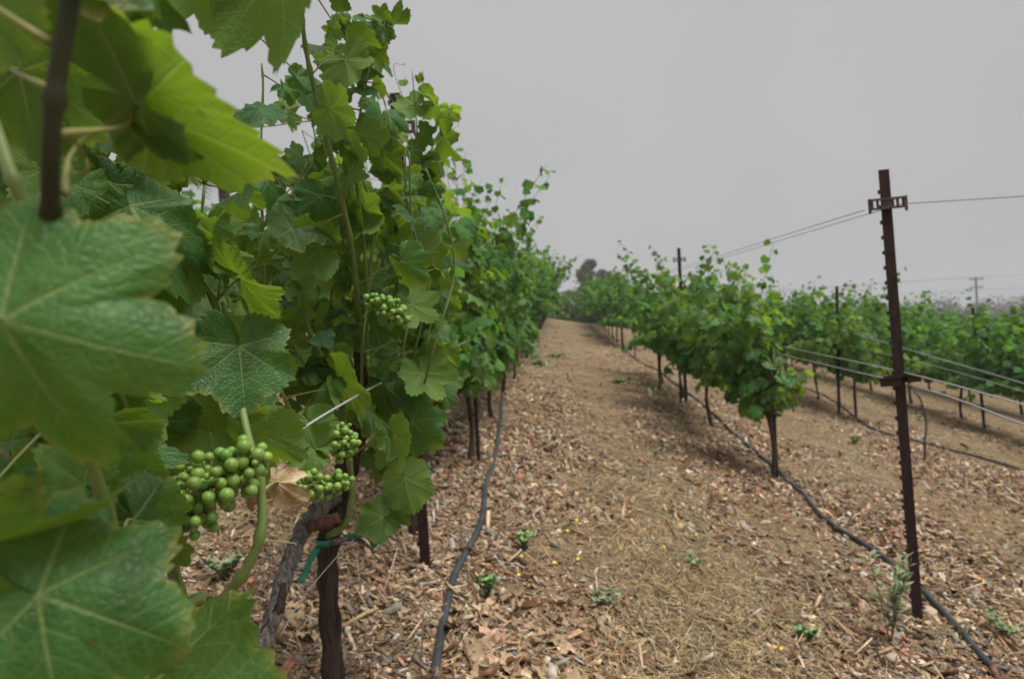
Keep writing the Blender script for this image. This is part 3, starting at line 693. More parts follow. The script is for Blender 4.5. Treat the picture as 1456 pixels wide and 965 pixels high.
hero(B_, (585, 600, 1.6), (640, 650, 1.58), 15, var=1, stem=(595, 610, 1.68))
hero(B_, (560, 620, 1.42), (585, 690, 1.40), 45, under=True, var=2, stem=(505, 645, 1.54))
hero(B_, (552, 620, 1.42), (560, 665, 1.36), -60, var=3, stem=(505, 645, 1.54), size=.06)
hero(B_, (575, 680, 1.6), (590, 750, 1.58), 25, under=True, var=4, stem=(577, 680, 1.7))
hero(B_, (545, 735, 1.6), (490, 765, 1.55), -10, var=5, stem=(575, 690, 1.7), size=.07)
hero(B_, (560, 720, 1.62), (600, 770, 1.60), 30, var=6, stem=(575, 690, 1.7), size=.06)
# tip leaves of the tall cane against the sky, thin and seen edge-on
for (j, t, ro, v) in (((604, 132, 1.8), (628, 140, 1.8), 58, 1), ((618, 150, 1.8), (648, 185, 1.78), 62, 2), ((632, 195, 1.82), (652, 240, 1.8), 55, 3), ((590, 150, 1.8), (545, 160, 1.78), 45, 4),
                      ((600, 190, 1.82), (620, 212, 1.8), 30, 5), ((575, 118, 1.8), (560, 122, 1.8), 60, 6), ((596, 112, 1.78), (606, 100, 1.78), 50, 7), ((610, 240, 1.84), (640, 262, 1.82), 50, 8),
                      ((560, 35, 1.34), (592, 32, 1.33), 55, 9), ((545, 30, 1.34), (520, 8, 1.33), 40, 0), ((530, 70, 1.34), (555, 100, 1.34), 45, 1), ((515, 60, 1.34), (500, 30, 1.34), 35, 2), ((480, -10, 1.1), (500, 24, 1.1), 45, 3)):
    near = min(nodesB, key=lambda p: (p - W(*j)).length)
    hero(B_, j, t, ro, under=(v % 2 == 0), var=v, stem=near)
# the rest of the foliage of the two near vines, spread through the canopy
frg = random.Random(42)
def clear(u, v, d):
    if 232 < u < 390 and 618 < v < 775: return d > .55
    if u > 285 and v > np.interp(u, [285, 400, 470, 520, 600], [690, 690, 590, 690, 720]): return True
    if 400 < u < 600 and 412 < v < 478 and d < 1.5 and u > 512: return True
    if 480 < u < 525 and 470 < v < 620 and d < 1.62: return True
    if u > np.interp(v, [0, 100, 200, 300, 420, 560, 640, 700], [560, 560, 590, 630, 650, 650, 635, 590]): return True
    return False
def fill(root, nodes, c, r, dr, cnt, size, maxpet=.11):
    made = tries = 0
    while made < cnt and tries < cnt * 60:
        tries += 1
        a = frg.uniform(0, 6.28); q = math.sqrt(frg.random()); d = frg.uniform(*dr)
        u = c[0] + r[0] * q * math.cos(a); v = c[1] + r[1] * q * math.sin(a)
        if clear(u, v, d): continue
        p = W(u, v, d); o = Vector((frg.uniform(-.3, 1), frg.gauss(-.3, .5), 0)).normalized()
        nrm = (Vector((0, 0, 1)) * frg.uniform(.05, .9) + o * frg.uniform(.3, 1) + Vector((frg.gauss(0, .35), frg.gauss(0, .35), frg.gauss(0, .2)))).normalized()
        tip = Vector((frg.gauss(0, .5), frg.gauss(0, .5), -frg.uniform(.2, 1))) + o * frg.uniform(.1, .6)
        fr = frame(tip, nrm); s = frg.uniform(*size)
        j = p - fr @ Vector((0, .4, 0)) * s
        nd = min(nodes, key=lambda w_: (w_ - j).length)
        if (nd - j).length > .17: continue
        ob = put_leaf(frg.choice(HERO + FOLDED), j, fr, s, root); made += 1
        inv = fr.inverted(); loc = inv @ (nd - j) / s
        mb = MB(); mb.tube(spline([Vector((0, 0, -.004)), loc * .2 + Vector((0, -.05, -.06)), loc], 5), [v_ / s for v_ in (.0011, .0011, .0011, .0012, .0014, .0018)], 6)
        mb.build('petiole', M['petiole'], ob)
FA = [((110, 380), (150, 130), (.70, 1.1), 16, (.055, .078)), ((60, 230), (90, 80), (.6, .95), 7, (.05, .07)), ((235, 420), (90, 110), (.85, 1.2), 16, (.05, .075)),
      ((180, 620), (130, 110), (.62, .95), 14, (.05, .075)), ((90, 820), (120, 130), (.46, .62), 8, (.055, .075)), ((270, 590), (70, 70), (.9, 1.15), 8, (.05, .07)),
      ((330, 160), (60, 60), (.95, 1.2), 4, (.045, .06)), ((60, 60), (70, 70), (.55, .8), 4, (.04, .06))]
FB = [((330, 330), (80, 90), (1.15, 1.5), 21, (.036, .062)), ((440, 430), (90, 120), (1.35, 1.85), 43, (.036, .062)), ((450, 250), (70, 110), (1.3, 1.7), 23, (.036, .062)),
      ((550, 350), (90, 120), (1.55, 2.05), 48, (.036, .062)), ((580, 560), (70, 120), (1.65, 2.1), 41, (.036, .062)), ((500, 120), (60, 110), (1.25, 1.6), 16, (.036, .062)),
      ((420, 560), (90, 60), (1.4, 1.8), 16, (.036, .062)), ((560, 680), (50, 50), (1.7, 2.0), 10, (.036, .062)), ((600, 300), (40, 90), (1.8, 2.1), 18, (.036, .062)), ((510, 600), (70, 60), (1.72, 2.0), 18, (.036, .062))]
FB += [((470, 300), (150, 200), (1.4, 2.0), 40, (.034, .055)), ((560, 450), (90, 180), (1.45, 1.9), 34, (.034, .055)), ((410, 500), (110, 90), (1.25, 1.7), 16, (.035, .055)), ((490, 120), (60, 110), (1.2, 1.5), 12, (.03, .05)), ((600, 420), (50, 220), (1.7, 2.0), 24, (.034, .052))]
FA += [((200, 470), (130, 120), (.75, 1.1), 22, (.035, .06)), ((120, 560), (130, 100), (.55, .9), 12, (.035, .06)), ((250, 320), (90, 90), (.85, 1.2), 14, (.035, .055)), ((230, -130), (320, 90), (.45, .8), 4, (.06, .08)), ((90, 210), (110, 90), (.62, .95), 14, (.035, .055)), ((480, -110), (140, 70), (1.0, 1.5), 6, (.05, .07))]  # includes an unseen overhead cluster added to shade the leaves below it
nodesA += cane(vA, [(60, -20, .55), (180, -90, .6), (330, -130, .7), (460, -150, .9), (600, -130, 1.2)], .004, .002)
nodesA += cane(vA, [(-40, -20, .4), (100, -160, .5), (300, -200, .6)], .004, .002)
for f in FA: fill(vA, nodesA, *f)
for f in FB: fill(vB, nodesB, *f)
def cap_leaves(root, limit=298):              # leaves past the limit, the farthest ones, become one joined part
    lv = [o for o in root.children if o.name.startswith('leaf')]
    lv.sort(key=lambda o: (o.matrix_basis.translation + root.location - EYE).length); rest = lv[limit:]
    if not rest: return
    V = []; F = []; UF = []; UV = []; RM = []; MI = []; rg = random.Random(6); off = 0
    for o in rest:
        me = rg.choice(MID); n = len(me.vertices); co = np.empty(n * 3); me.vertices.foreach_get('co', co); co = co.reshape(-1, 3)
        m = np.array(o.matrix_basis); V.append(co @ m[:3, :3].T + m[:3, 3])
        F += [tuple(k + off for k in p.vertices) for p in me.polygons]; MI += [p.material_index for p in me.polygons]; off += n
        for nm, acc in (('flat', UF), ('vein', UV)):
            a = np.empty(len(me.loops) * 2); me.uv_layers[nm].data.foreach_get('uv', a); acc.append(a)
        a = np.empty(n); me.attributes['rim'].data.foreach_get('value', a); RM.append(a)
        for c in list(o.children): bpy.data.objects.remove(c)
        bpy.data.objects.remove(o)
    me = bpy.data.meshes.new('inner_foliage'); me.from_pydata(np.concatenate(V).tolist(), [], F)
    me.materials.append(M['leaf']); me.materials.append(M['petiole']); me.polygons.foreach_set('material_index', MI); me.polygons.foreach_set('use_smooth', [True] * len(F))
    for nm, acc in (('flat', UF), ('vein', UV)): me.uv_layers.new(name=nm).data.foreach_set('uv', np.concatenate(acc))
    me.attributes.new('rim', 'FLOAT', 'POINT').data.foreach_set('value', np.concatenate(RM)); me.update()
    ob = link(bpy.data.objects.new('inner_foliage', me), root); ob['kind'] = 'stuff'
cap_leaves(vA); cap_leaves(vB)

# ------------------------------------------------------------------ grape bunches
mbg = MB(); mbg.ball((0, 0, 0), 1, 18, 12, 0, (1, 1, 1.04)); mbg.ball((0, 0, 1.02), .10, 8, 5, 1, (1, 1, .6)); GRAPE = mbg.mesh('grape', [M['grape'], M['bark_spur']])
def bunch(root, axis_pts, rads, n, gr, seed, stem):
    rg = random.Random(seed); ax = spline([W(*p) for p in axis_pts], 20); pos = []; tries = 0
    while len(pos) < n and tries < 16000:
        tries += 1
        t = rg.random(); k = t * 20; i = min(int(k), 19); c = ax[i].lerp(ax[i + 1], k - i)
        rr = float(np.interp(t, np.linspace(0, 1, len(rads)), rads))
        dv = Vector((rg.gauss(0, 1), rg.gauss(0, 1), rg.gauss(0, 1))).normalized() * rr * rg.random() ** .3
        p = c + dv; g_ = gr * (rg.uniform(.74, 1.1) if rg.random() > .1 else rg.uniform(.45, .65))
        if all((p - q[0]).length > (g_ + q[1]) * .86 for q in pos): pos.append((p, g_, c))
    mb = MB(); mb.tube([p - root.location for p in [W(*stem)] + ax], taper(.0022, .0012, 22), 6)
    for p, g_, c in pos: mb.tube([c - root.location, (c + (p - c) * .5) - root.location + Vector((0, 0, .001)), p - root.location], [.0009, .0007, .0009], 5)
    cl = mb.build('grape_cluster', M['petiole'], root)
    for p, g_, c in pos:
        o = bpy.data.objects.new('grape', GRAPE); o.location = p - root.location
        o.scale = (g_, g_, g_); o.rotation_euler = (p - c).to_track_quat('Z', 'Y').to_euler(); link(o, cl)
    return cl
bunch(vA, [(356, 652, .690), (335, 668, .680), (300, 690, .672), (275, 715, .672), (272, 742, .675)], [.020, .026, .036, .032, .012], 120, .0066, 5, (366, 690, .712))
bunch(vA, [(412, 700, .96), (440, 690, .97), (470, 690, .98), (488, 682, .985)], [.014, .022, .022, .014], 76, .0058, 6, (372, 715, .712))
bunch(vB, [(488, 612, 1.12), (490, 630, 1.11), (487, 650, 1.12)], [.014, .024, .012], 56, .0060, 7, (499, 680, 1.545))
bunch(vB, [(528, 428, 1.33), (550, 438, 1.32), (570, 450, 1.32)], [.016, .028, .020], 66, .0068, 8, (508, 430, 1.5))

# curling tendrils
def tendril(root, start, pts, coil_r, turns, seed):
    rg = random.Random(seed); q = spline([W(*p) for p in [start] + pts], 12); e = q[-1]; d = (q[-1] - q[-2]).normalized()
    a = d.orthogonal().normalized(); b = d.cross(a)
    for i in range(int(turns * 10)):
        an = i / 10 * 2 * math.pi; rr = coil_r * (1 - .5 * i / (turns * 10))
        q.append(e + a * (math.cos(an) - 1) * rr + b * math.sin(an) * rr + d * (.0006 * i))
    mb = MB(); mb.tube([p - root.location for p in q], taper(.0011, .0006, len(q)), 5); mb.build('tendril', M['petiole'], root)
tendril(vA, (208, 302, .83), [(225, 300, .83), (240, 298, .83)], .006, 2.2, 1)
tendril(vA, (185, 270, .835), [(190, 250, .83), (188, 232, .83)], .004, .8, 2)
tendril(vA, (345, 800, .706), [(375, 770, .72), (420, 772, .75)], .003, .5, 3)
tendril(vA, (318, 850, .711), [(335, 860, .70), (350, 880, .70)], .003, .4, 4)
tendril(vA, (85, 190, .305), [(110, 205, .33), (120, 225, .35)], .006, .9, 5)
tendril(vB, (470, 215, 1.27), [(455, 195, 1.24), (450, 140, 1.22)], .006, 1.5, 6)
tendril(vB, (594, 195, 1.82), [(560, 100, 1.8), (575, 92, 1.8)], .01, .6, 7)
tendril(vB, (500, 360, 1.39), [(490, 330, 1.37), (488, 310, 1.36)], .008, 1.2, 8)

# ------------------------------------------------------------------ trellis: posts, wires, tubes
def tpost(base, h, lean=(0, 0), label='', group=None, arm=.14, brk=True, studs=True, rotz=0.0):
    root = empty('trellis_post', base); root.rotation_euler = (lean[1], lean[0], rotz); tag(root, label, 'post', group)
    mb = MB(); w = .042
    mb.box((0, 0, h / 2 - .15), (w, .006, h + .3)); mb.box((0, .0185, h / 2 - .15), (.006, .031, h + .298)); mb.build('rail', M['rust'], root)
    if studs:
        sm = MB(); sm.box((0, 0, 0), (.010, .014, .016)); me = sm.mesh('stud', [M['rust']]); z = .10
        while z < h - .03:
            o = bpy.data.objects.new('stud', me); o.location = (-w / 2 - .003, -.002, z); link(o, root); z += .064
    z0 = h * .925; a = arm
    mb = MB()
    mb.box((0, -.014, z0 + .019), (a, .022, .008)); mb.box((0, -.014, z0 - .019), (a, .022, .008))
    mb.box((0, -.0125, z0), (.05, .008, .0298))
    for s in (-1, 1):
        mb.box((s * (a / 2 - .004), -.0135, z0), (.0078, .020, .0299)); mb.box((s * a * .29, -.0125, z0), (.008, .0078, .0297))
        mb.box((s * (a / 2 + .004), -.014, z0 - .006), (.0076, .012, .062))
    mb.build('crossarm', M['rust_mid'], root)
    if brk:
        mb = MB(); z1 = h * .535; mb.box((-.045, -.016, z1), (.075, .024, .036)); mb.box((.047, -.016, z1 + .010), (.055, .026, .038)); mb.box((0, -.032, z1 + .024), (.16, .006, .008)); mb.build('bracket', M['rust'], root)
    return root
pb = G(1305, 878)
tpost((pb.x, pb.y, pb.z), 1.92, (R(-2.3), R(1.0)), 'dark rusty steel trellis post with slotted crossarm leaning beside the drip tube', 'trellis posts')
pl = G(612, 806)
tpost((pl.x - .02, pl.y, pl.z), 1.93, (R(-.6), 0), 'notched rusty steel post with its crossarm hidden in tall vine leaves', 'trellis posts', brk=False)
for (px, py, h, lab, lean) in ((886, 495, 1.85, 'dark post at the gap in the row right of the path', -1.0), (1193, 588, 1.80, 'dark post with small crossarm rising from the row behind the leaning post', 1.5),
                         (1400, 610, 1.80, 'dark post tilted among vines two rows behind the leaning post', -3.2)):
    b = G(px, py); tpost((b.x, b.y, b.z), h, (R(lean), 0), lab, 'trellis posts', studs=False, brk=(px == 1193))
b = Vector((XR1, 8.75, 0)); b.z = zgf(b.x, b.y); tpost(b, 1.95, (0, 0), 'dark post standing within the bushy vines right of the path', 'trellis posts', studs=False, brk=False)
def stake(base, h, r, lab, grp, lean=(0, 0)):
    mb = MB(); mb.box((0, 0, h / 2 - .1), (r * 2, r * .7, h + .2)); mb.box((0, r * .7, h / 2 - .1), (r * .6, r * .8, h + .198))
    for k in range(int(h / .12)): mb.box((-r - .002, 0, .08 + k * .12), (.006, r * .5, .02))
    o = mb.build('vine_stake', M['rust']); o.location = base; o.rotation_euler = (lean[1], lean[0], 0)
    tag(o, lab, 'stake', grp)
for i, y in enumerate([4.40]):
    stake((XL + .03, y + .06, zgf(XL + .03, y)), 1.15, .012, 'thin notched stake beside the %s slender trunk uphill of the notched rusty post' % ORD[i], 'stakes of the row left of the path')
for i, (px, py) in enumerate(((1105, 681), (968, 572), (938, 552), (903, 511))):
    b = G(px, py); stake(b, 1.0 if i < 3 else .75, .011, ['thin stake beside the first bushy vine trunk by the leaning post', 'thin stake under the bushy vines, between their second and third trunks', 'thin stake under the last bushy vines before the gap', 'short bare stake in the gap in the vine row'][i], 'stakes of the row right of the path')

def wire(pts, r, label, mat='wire', group='trellis wires', n=40, name='trellis_wire', barbs=()):
    q = spline(pts, n); mb = MB(); mb.tube([p - q[0] for p in q], r, 6)
    o = mb.build(name, M[mat]); o.location = q[0]; tag(o, label, 'wire', group); return o
def rowwire(x, h, y0, y1, sag=.02, step=5.0):
    ys = np.linspace(y0, y1, 9); return [Vector((x, y, zgf(x, 0) * 0 + .29 - .19 * x + .05 * min(y, 26) + h + (-sag if i % 2 else 0))) for i, y in enumerate(ys)]
# row left of the path
wire([W(150, 805, .66), W(245, 741, .79), W(380, 646, 1.0), W(460, 590, 1.16), W(560, 535, 1.75), W(640, 497, 3.2), W(700, 465, 6.0)], .0021, 'pale galvanised wire running behind the plumpest grape bunch', 'wire')
lw = W(470, 25, 1.55)
wire([W(300, -60, .95), W(350, 32, 1.15), W(400, 82, 1.4), W(440, 120, 1.7)], .0014, 'thin dark wire with a twisted knot among the top leaves', 'wire_dark')
wire([W(440, -20, 1.35), W(500, 70, 1.75), W(560, 147, 2.3), W(586, 196, 2.75), W(650, 265, 4.2), W(700, 320, 7.0)], .0016, 'thin dark wire sloping down to the crossarm hidden in the leaves', 'wire_dark')
kn = W(350, 32, 1.15); mb = MB(); rgk = random.Random(4)
for k in range(7):
    a = k * .9; mb.tube([kn + Vector((math.cos(a) * .006, -.003 + .001 * k, math.sin(a) * .006)), kn + Vector((math.cos(a + 1.2) * .006, .001 * k, math.sin(a + 1.2) * .006)), kn + Vector((math.cos(a + 2.2) * .006, .003, math.sin(a + 2.2) * .006))], .0014, 5)
mb.tube([kn, kn + Vector((.014, 0, .006))], .001, 5); mb.tube([kn, kn + Vector((-.003, 0, -.014)), kn + Vector((.004, 0, -.018))], .001, 5)
tag(mb.build('wire_knot', M['wire_dark'], None, kn), 'twisted dark wire knot high among the leaves', 'wire knot')
# row right of the path: through the crossarm and the bracket of the leaning post
def onpost(px, py): return W(px, py, 2.93)
top_l, top_r = onpost(1229, 299), onpost(1283, 290)
far1 = W(885, 392, 16.3); far2 = W(880, 396, 16.3)
for a, lab, off in ((top_l, 'upper thin wire from the left end of the slotted crossarm', 0), (top_r, 'upper thin wire from the right end of the slotted crossarm', .17)):
    wire([far1 + Vector((off, 0, 0)), far1.lerp(a, .5) + Vector((off * .5, 0, -.10)), a] + ([W(1370, 282, 2.75), W(1456, 277, 2.6), W(1600, 270, 2.4)] if False else []), .0017, lab, 'wire_dark')
wire([top_r, W(1600, 270, 2.45)], .0017, 'upper thin wire leaving the slotted crossarm away from the path', 'wire_dark')
for (q, lab) in (((1120, 494, 5.2), (1275, 527, 2.98), (1456, 575, 2.05), (1700, 645, 1.5)), 'pale wire on the far side of the bracket of the leaning post'), (((1118, 505, 5.1), (1290, 546, 2.9), (1456, 603, 2.0), (1700, 690, 1.4)), 'pale wire on the near side of the bracket of the leaning post'):
    p = [W(*k) for k in q]; wire([Vector((XR1, 12, p[0].z + .3))] + p, .0030, lab)
wire([W(1150, 455, 12.5), W(1215, 474, 8.8), W(1330, 508, 6.6), W(1456, 545, 5.2), W(1600, 590, 4.2)], .0038, 'pale wire through the vines of the row behind the leaning post')
wire([W(1190, 488, 9.5), W(1290, 510, 7.6), W(1400, 540, 6.2), W(1500, 570, 5.4)], .0030, 'lower pale wire of the row behind the leaning post')

def hose(pix_pts, r, label, lift=.004, name='drip_tube', n=90, extra=()):
    pts = [G(*p) for p in pix_pts] + [Vector((x, y, zgf(x, y))) for x, y in extra]; q = spline(pts, n)
    for p in q: p.z = max(zgf(p.x, p.y), zgf(p.x + .02, p.y), zgf(p.x - .02, p.y)) + r * .75 + lift
    mb = MB(); o0 = q[0].copy(); mb.tube([p - o0 for p in q], r, 10); o = mb.build(name, M['hose']); o.location = o0
    return tag(o, label, 'hose', 'drip tubes')
hose([(612, 1100), (620, 965), (633, 880), (648, 820), (685, 745), (692, 690), (706, 645), (713, 590), (716, 545), (722, 515), (732, 492)], .0150, 'black drip tube snaking at the foot of the row left of the path', extra=((XL + .1, 14), (XL, 18)), n=120)
hose([(1520, 1050), (1420, 962), (1350, 884), (1312, 845), (1262, 800), (1185, 750), (1150, 715), (1112, 677), (1060, 632), (1015, 590), (985, 565), (940, 530)], .0135, 'black drip tube passing behind the foot of the leaning crossarm post', extra=((XR1 - .05, 14), (XR1, 17)), n=120)
hose([(1540, 700), (1456, 671), (1380, 648), (1310, 630), (1240, 610), (1205, 585), (1170, 562), (1130, 548), (1090, 535)], .013, 'dark drip tube on the slope behind the leaning post', n=80)
p0 = W(1300, 556, 6.9); p3 = G(1314, 634)
mb = MB(); q = spline([p0, W(1309, 568, 6.85), W(1317, 600, 6.8), W(1314, 634, 6.75)], 14); q[-1].z = zgf(q[-1].x, q[-1].y)
mb.tube([p - q[-1] for p in q], .011, 8); o = mb.build('riser_hose', M['hose']); o.location = q[-1]; tag(o, 'short curved riser hose hanging above the slope tube', 'hose')

# green tie tape on the split trunk
tp = MB(); c0 = W(466, 768, 1.70)
ring = []
for k in range(17):
    a = 2 * math.pi * k / 16; ring.append((math.cos(a) * .034, math.sin(a) * .034))
vs = []; fs = []
for k, (x, y) in enumerate(ring): vs += [Vector((x * .86, y * .86, -.007)), Vector((x * .86, y * .86, .007))]
for k in range(16): fs.append((2 * k, 2 * k + 2, 2 * k + 3, 2 * k + 1))
tp.add(vs, fs)
def ribbon(pts, w):
    q = spline(pts, 10); v = []; f = []
    for i, p in enumerate(q):
        t = (q[min(i + 1, 10)] - q[max(i - 1, 0)]).normalized(); s = t.cross(fwd).normalized() * w / 2 * (1 + .1 * math.sin(i)); v += [p - s - c0, p + s - c0]
    for i in range(10): f.append((2 * i, 2 * i + 1, 2 * i + 3, 2 * i + 2))
    tp.add(v, f)
ribbon([W(452, 778, 1.655), W(441, 797, 1.63), W(432, 818, 1.61), W(426, 828, 1.60)], .014)
ribbon([W(490, 762, 1.66), W(515, 760, 1.65), W(528, 768, 1.66), W(533, 778, 1.66)], .010)
o = tp.build('tie_tape', M['tape']); o.location = c0; tag(o, 'green plastic tie tape knotted round the split trunk', 'tape')
so = o.modifiers.new('thickness', 'SOLIDIFY'); so.thickness = .0012
wire([W(515, 755, 1.66), W(480, 790, 1.64), W(430, 850, 1.60), W(398, 905, 1.56)], .0014, 'thin pale string slanting across the split trunk', 'wire', None, 20, 'tie_string')

# ------------------------------------------------------------------ mulch, straw, fallen leaves
rs = np.random.RandomState(21)
PAL = np.array([(.44, .31, .19), (.53, .40, .27), (.32, .20, .12), (.22, .13, .08), (.60, .50, .38), (.40, .24, .16), (.14, .09, .06), (.42, .39, .35), (.46, .34, .20), (.28, .25, .21), (.20, .14, .10), (.34, .17, .11)])
ROWS = np.array([XL, XR1, XR2, XR3])
def scatter(n, d0, d1, strip=True):
    d = np.exp(rs.uniform(np.log(d0), np.log(d1), n)); u = rs.uniform(-.72, .86, n)
    x = u * d + math.sin(YAW) * d; y = d * math.cos(YAW) + 0 * x
    if strip:
        dist = np.min(np.abs(x[:, None] - ROWS[None]), 1)
        p = np.clip(1.05 - np.maximum(dist - .40, 0) * 1.5, .08, 1) * np.clip(vnoise(x * 1.6 + 3, y * 1.6) * 1.7 - .15 + .5 * (vnoise(x * 5, y * 5) - .5), .08, 1)
        k = rs.rand(n) < p; x, y, d = x[k], y[k], d[k]
    return x, y, d
def slabs(x, y, d, Lr, Wr, Tr, thick=True, pal=PAL, tilt=.35, bend=.15, lift=.0):
    n = len(x); L = rs.uniform(*Lr, n) * rs.uniform(.5, 1, n); Wd = np.minimum(rs.uniform(*Wr, n), L * .8); T = rs.uniform(*Tr, n)
    yaw = rs.uniform(0, np.pi, n); pitch = rs.normal(0, tilt, n); rol = rs.normal(0, tilt * 1.2, n)
    cy_, sy_ = np.cos(yaw), np.sin(yaw); cp, sp_ = np.cos(pitch), np.sin(pitch); cr, sr = np.cos(rol), np.sin(rol)
    ax = np.stack([cy_ * cp, sy_ * cp, sp_], 1); bx = np.stack([-sy_ * cr, cy_ * cr, sr], 1); nz = np.cross(ax, bx)
    slope = np.stack([np.full(n, 0), np.full(n, 0), -.19 * 0 + np.zeros(n)], 1)
    ax[:, 2] += -.19 * ax[:, 0] + .05 * ax[:, 1]; bx[:, 2] += -.19 * bx[:, 0] + .05 * bx[:, 1]
    z = zg(x, y) + T * .15 + np.abs(sp_) * L * .35 + np.abs(sr) * Wd * .3 + lift * rs.rand(n)
    c = np.stack([x, y, z], 1); B = rs.normal(0, bend, n) * L
    cols = np.clip(pal[rs.randint(0, len(pal), n)] * rs.uniform(.55, 1.35, (n, 1)), 0, .75)
    vs = []
    st = (-.5, 0, .5) if not thick else (-.5, .5)
    for s_ in st:
        for w_ in (-.5, .5):
            jl = rs.uniform(.75, 1.15, n); jw = rs.uniform(.5, 1.1, n)
            base = c + ax * (s_ * L * jl)[:, None] + bx * (w_ * Wd * jw)[:, None] + (nz * (B * (0 if s_ else 1))[:, None] if not thick else 0)
            if thick: vs += [base - nz * (T / 2)[:, None], base + nz * (T / 2)[:, None]]
            else: vs.append(base)
    k = len(vs); V = np.stack(vs, 1).reshape(-1, 3); b = (np.arange(n) * k)[:, None]
    if thick: quads = [(0, 1, 3, 2), (4, 6, 7, 5), (0, 4, 5, 1), (2, 3, 7, 6), (0, 2, 6, 4), (1, 5, 7, 3)]
    else: quads = [(0, 1, 3, 2), (2, 3, 5, 4)]
    F = np.concatenate([b + np.array(q)[None] for q in quads]); return V, F, np.repeat(cols, k, 0)
def join(parts):
    V = []; F = []; C = []; o = 0
    for v, f, c in parts: V.append(v); F.append(f + o); C.append(c); o += len(v)
    return np.concatenate(V), np.concatenate(F), np.concatenate(C)
x, y, d = scatter(56000, 1.25, 7.5); near_ = slabs(x, y, d, (.010, .06), (.005, .022), (.002, .007))
x, y, d = scatter(5000, 1.25, 9); big_ = slabs(x, y, d, (.05, .14), (.010, .034), (.002, .007)); x, y, d = scatter(3000, 1.25, 8); shred_ = slabs(x, y, d, (.08, .25), (.004, .008), (.002, .004))
x, y, d = scatter(90000, 3.5, 24); mid_ = slabs(x, y, d, (.025, .08), (.012, .035), (.002, .005), False)
x, y, d = scatter(70000, 1.25, 14, False); crumbs = slabs(x, y, d, (.006, .024), (.004, .014), (.002, .005), False, np.array([(.16, .1, .065), (.24, .16, .1), (.36, .27, .18), (.42, .39, .36), (.1, .065, .045), (.5, .4, .28)]))
V, F, C = join([near_]); 
mu = link(bpy.data.objects.new('mulch_chips', np_mesh('mulch_chips', *join([near_, big_, shred_, mid_, crumbs])[:2], [M['mulch']], join([near_, big_, shred_, mid_, crumbs])[2])))
tag(mu, 'scattered tan and brown wood chip mulch covering the ground', 'mulch', kind='stuff')
x, y, d = scatter(190000, 1.4, 24, False)
dist = np.abs(((x - XL) % 2.2) - 1.1); k = (rs.rand(len(x)) < np.clip(1.15 - dist, .12, 1) * np.clip(vnoise(x * 1.7, y * 1.7 + 8) * 1.8 - .35, .06, 1)); x, y, d = x[k], y[k], d[k]
st = slabs(x, y, d, (.03, .13), (.0016, .0035), (.001, .002), False, np.array([(.46, .36, .19), (.38, .29, .15), (.54, .44, .26), (.30, .22, .12), (.34, .30, .16)]), .28, .12, .012)
so_ = link(bpy.data.objects.new('dry_grass', np_mesh('dry_grass', st[0], st[1], [M['mulch']], st[2]))); tag(so_, 'flattened dry straw grass along the middle of the paths', 'dry grass', kind='stuff')

lrg = random.Random(8)
def fallen(px, py, size, label, group):
    p = G(px, py); o = bpy.data.objects.new('fallen_leaf', lrg.choice(DRY)); s = size
    o.location = (p.x, p.y, zgf(p.x, p.y) + s * .22 + .006); o.scale = (s, s, s * .8)
    flip = math.pi if lrg.random() < .5 else 0
    o.rotation_euler = (lrg.gauss(0, .3) + flip, lrg.gauss(0, .3), lrg.uniform(0, 6.28)); link(o)
    tag(o, label, 'dry leaf', group)
for i in range(70):
    fallen(lrg.gauss(730, 65), lrg.uniform(845, 1010), lrg.uniform(.034, .062), 'curled tan fallen leaf in the litter patch beside the black drip tube', 'fallen leaves by the drip tube')
for i in range(28):
    fallen(lrg.uniform(300, 450), lrg.uniform(740, 990), lrg.uniform(.025, .045), 'curled tan fallen leaf lying under the split-trunk vine', 'fallen leaves under the split-trunk vine')
for i in range(26):
    fallen(lrg.uniform(1150, 1456), lrg.uniform(780, 965), lrg.uniform(.02, .035), 'small curled fallen leaf on the ground around the leaning post', 'fallen leaves round the leaning post')
def stick(px, py, px2, py2, r, label, mat='chip_wood'):
    a, b = G(px, py), G(px2, py2); a.z += r * 1.2 + .006; b.z += r * 1.2 + .006; mb = MB(); m_ = a.lerp(b, .5) + Vector((.0, .0, .006))
    mb.tube([Vector((0, 0, 0)), m_ - a, b - a], [r, r * 1.1, r * .8], 6, 0, .2, lrg); o = mb.build('stick', M[mat]); o.location = a; tag(o, label, 'stick')
stick(487, 896, 548, 866, .006, 'pale straight stick between the split trunk and the drip tube')
stick(885, 742, 889, 718, .008, 'pale wood splinter on the middle of the path')
stick(800, 752, 838, 768, .006, 'dark short twig on the path left of the pale splinter', 'twig')
stick(1058, 777, 1088, 790, .007, 'tan wood splinter near the drip tube of the leaning post')
stick(1400, 892, 1456, 935, .007, 'tan stick on the slope beyond the tube by the leaning post')
def rock(px, py, s, label):
    p = G(px, py); mb = MB(); mb.ball((0, 0, 0), s, 10, 7, 0, (1.3, .9, .55)); mb.v = [tuple(Vector(v) * lrg.uniform(.85, 1.12)) for v in mb.v]
    o = mb.build('stone', M['stone']); o.location = (p.x, p.y, p.z + s * .25); o.rotation_euler.z = lrg.uniform(0, 6); tag(o, label, 'stone')
rock(1268, 938, .032, 'pale pinkish stone in front of the silvery weed'); rock(1322, 872, .035, 'pinkish stone at the foot of the leaning post')

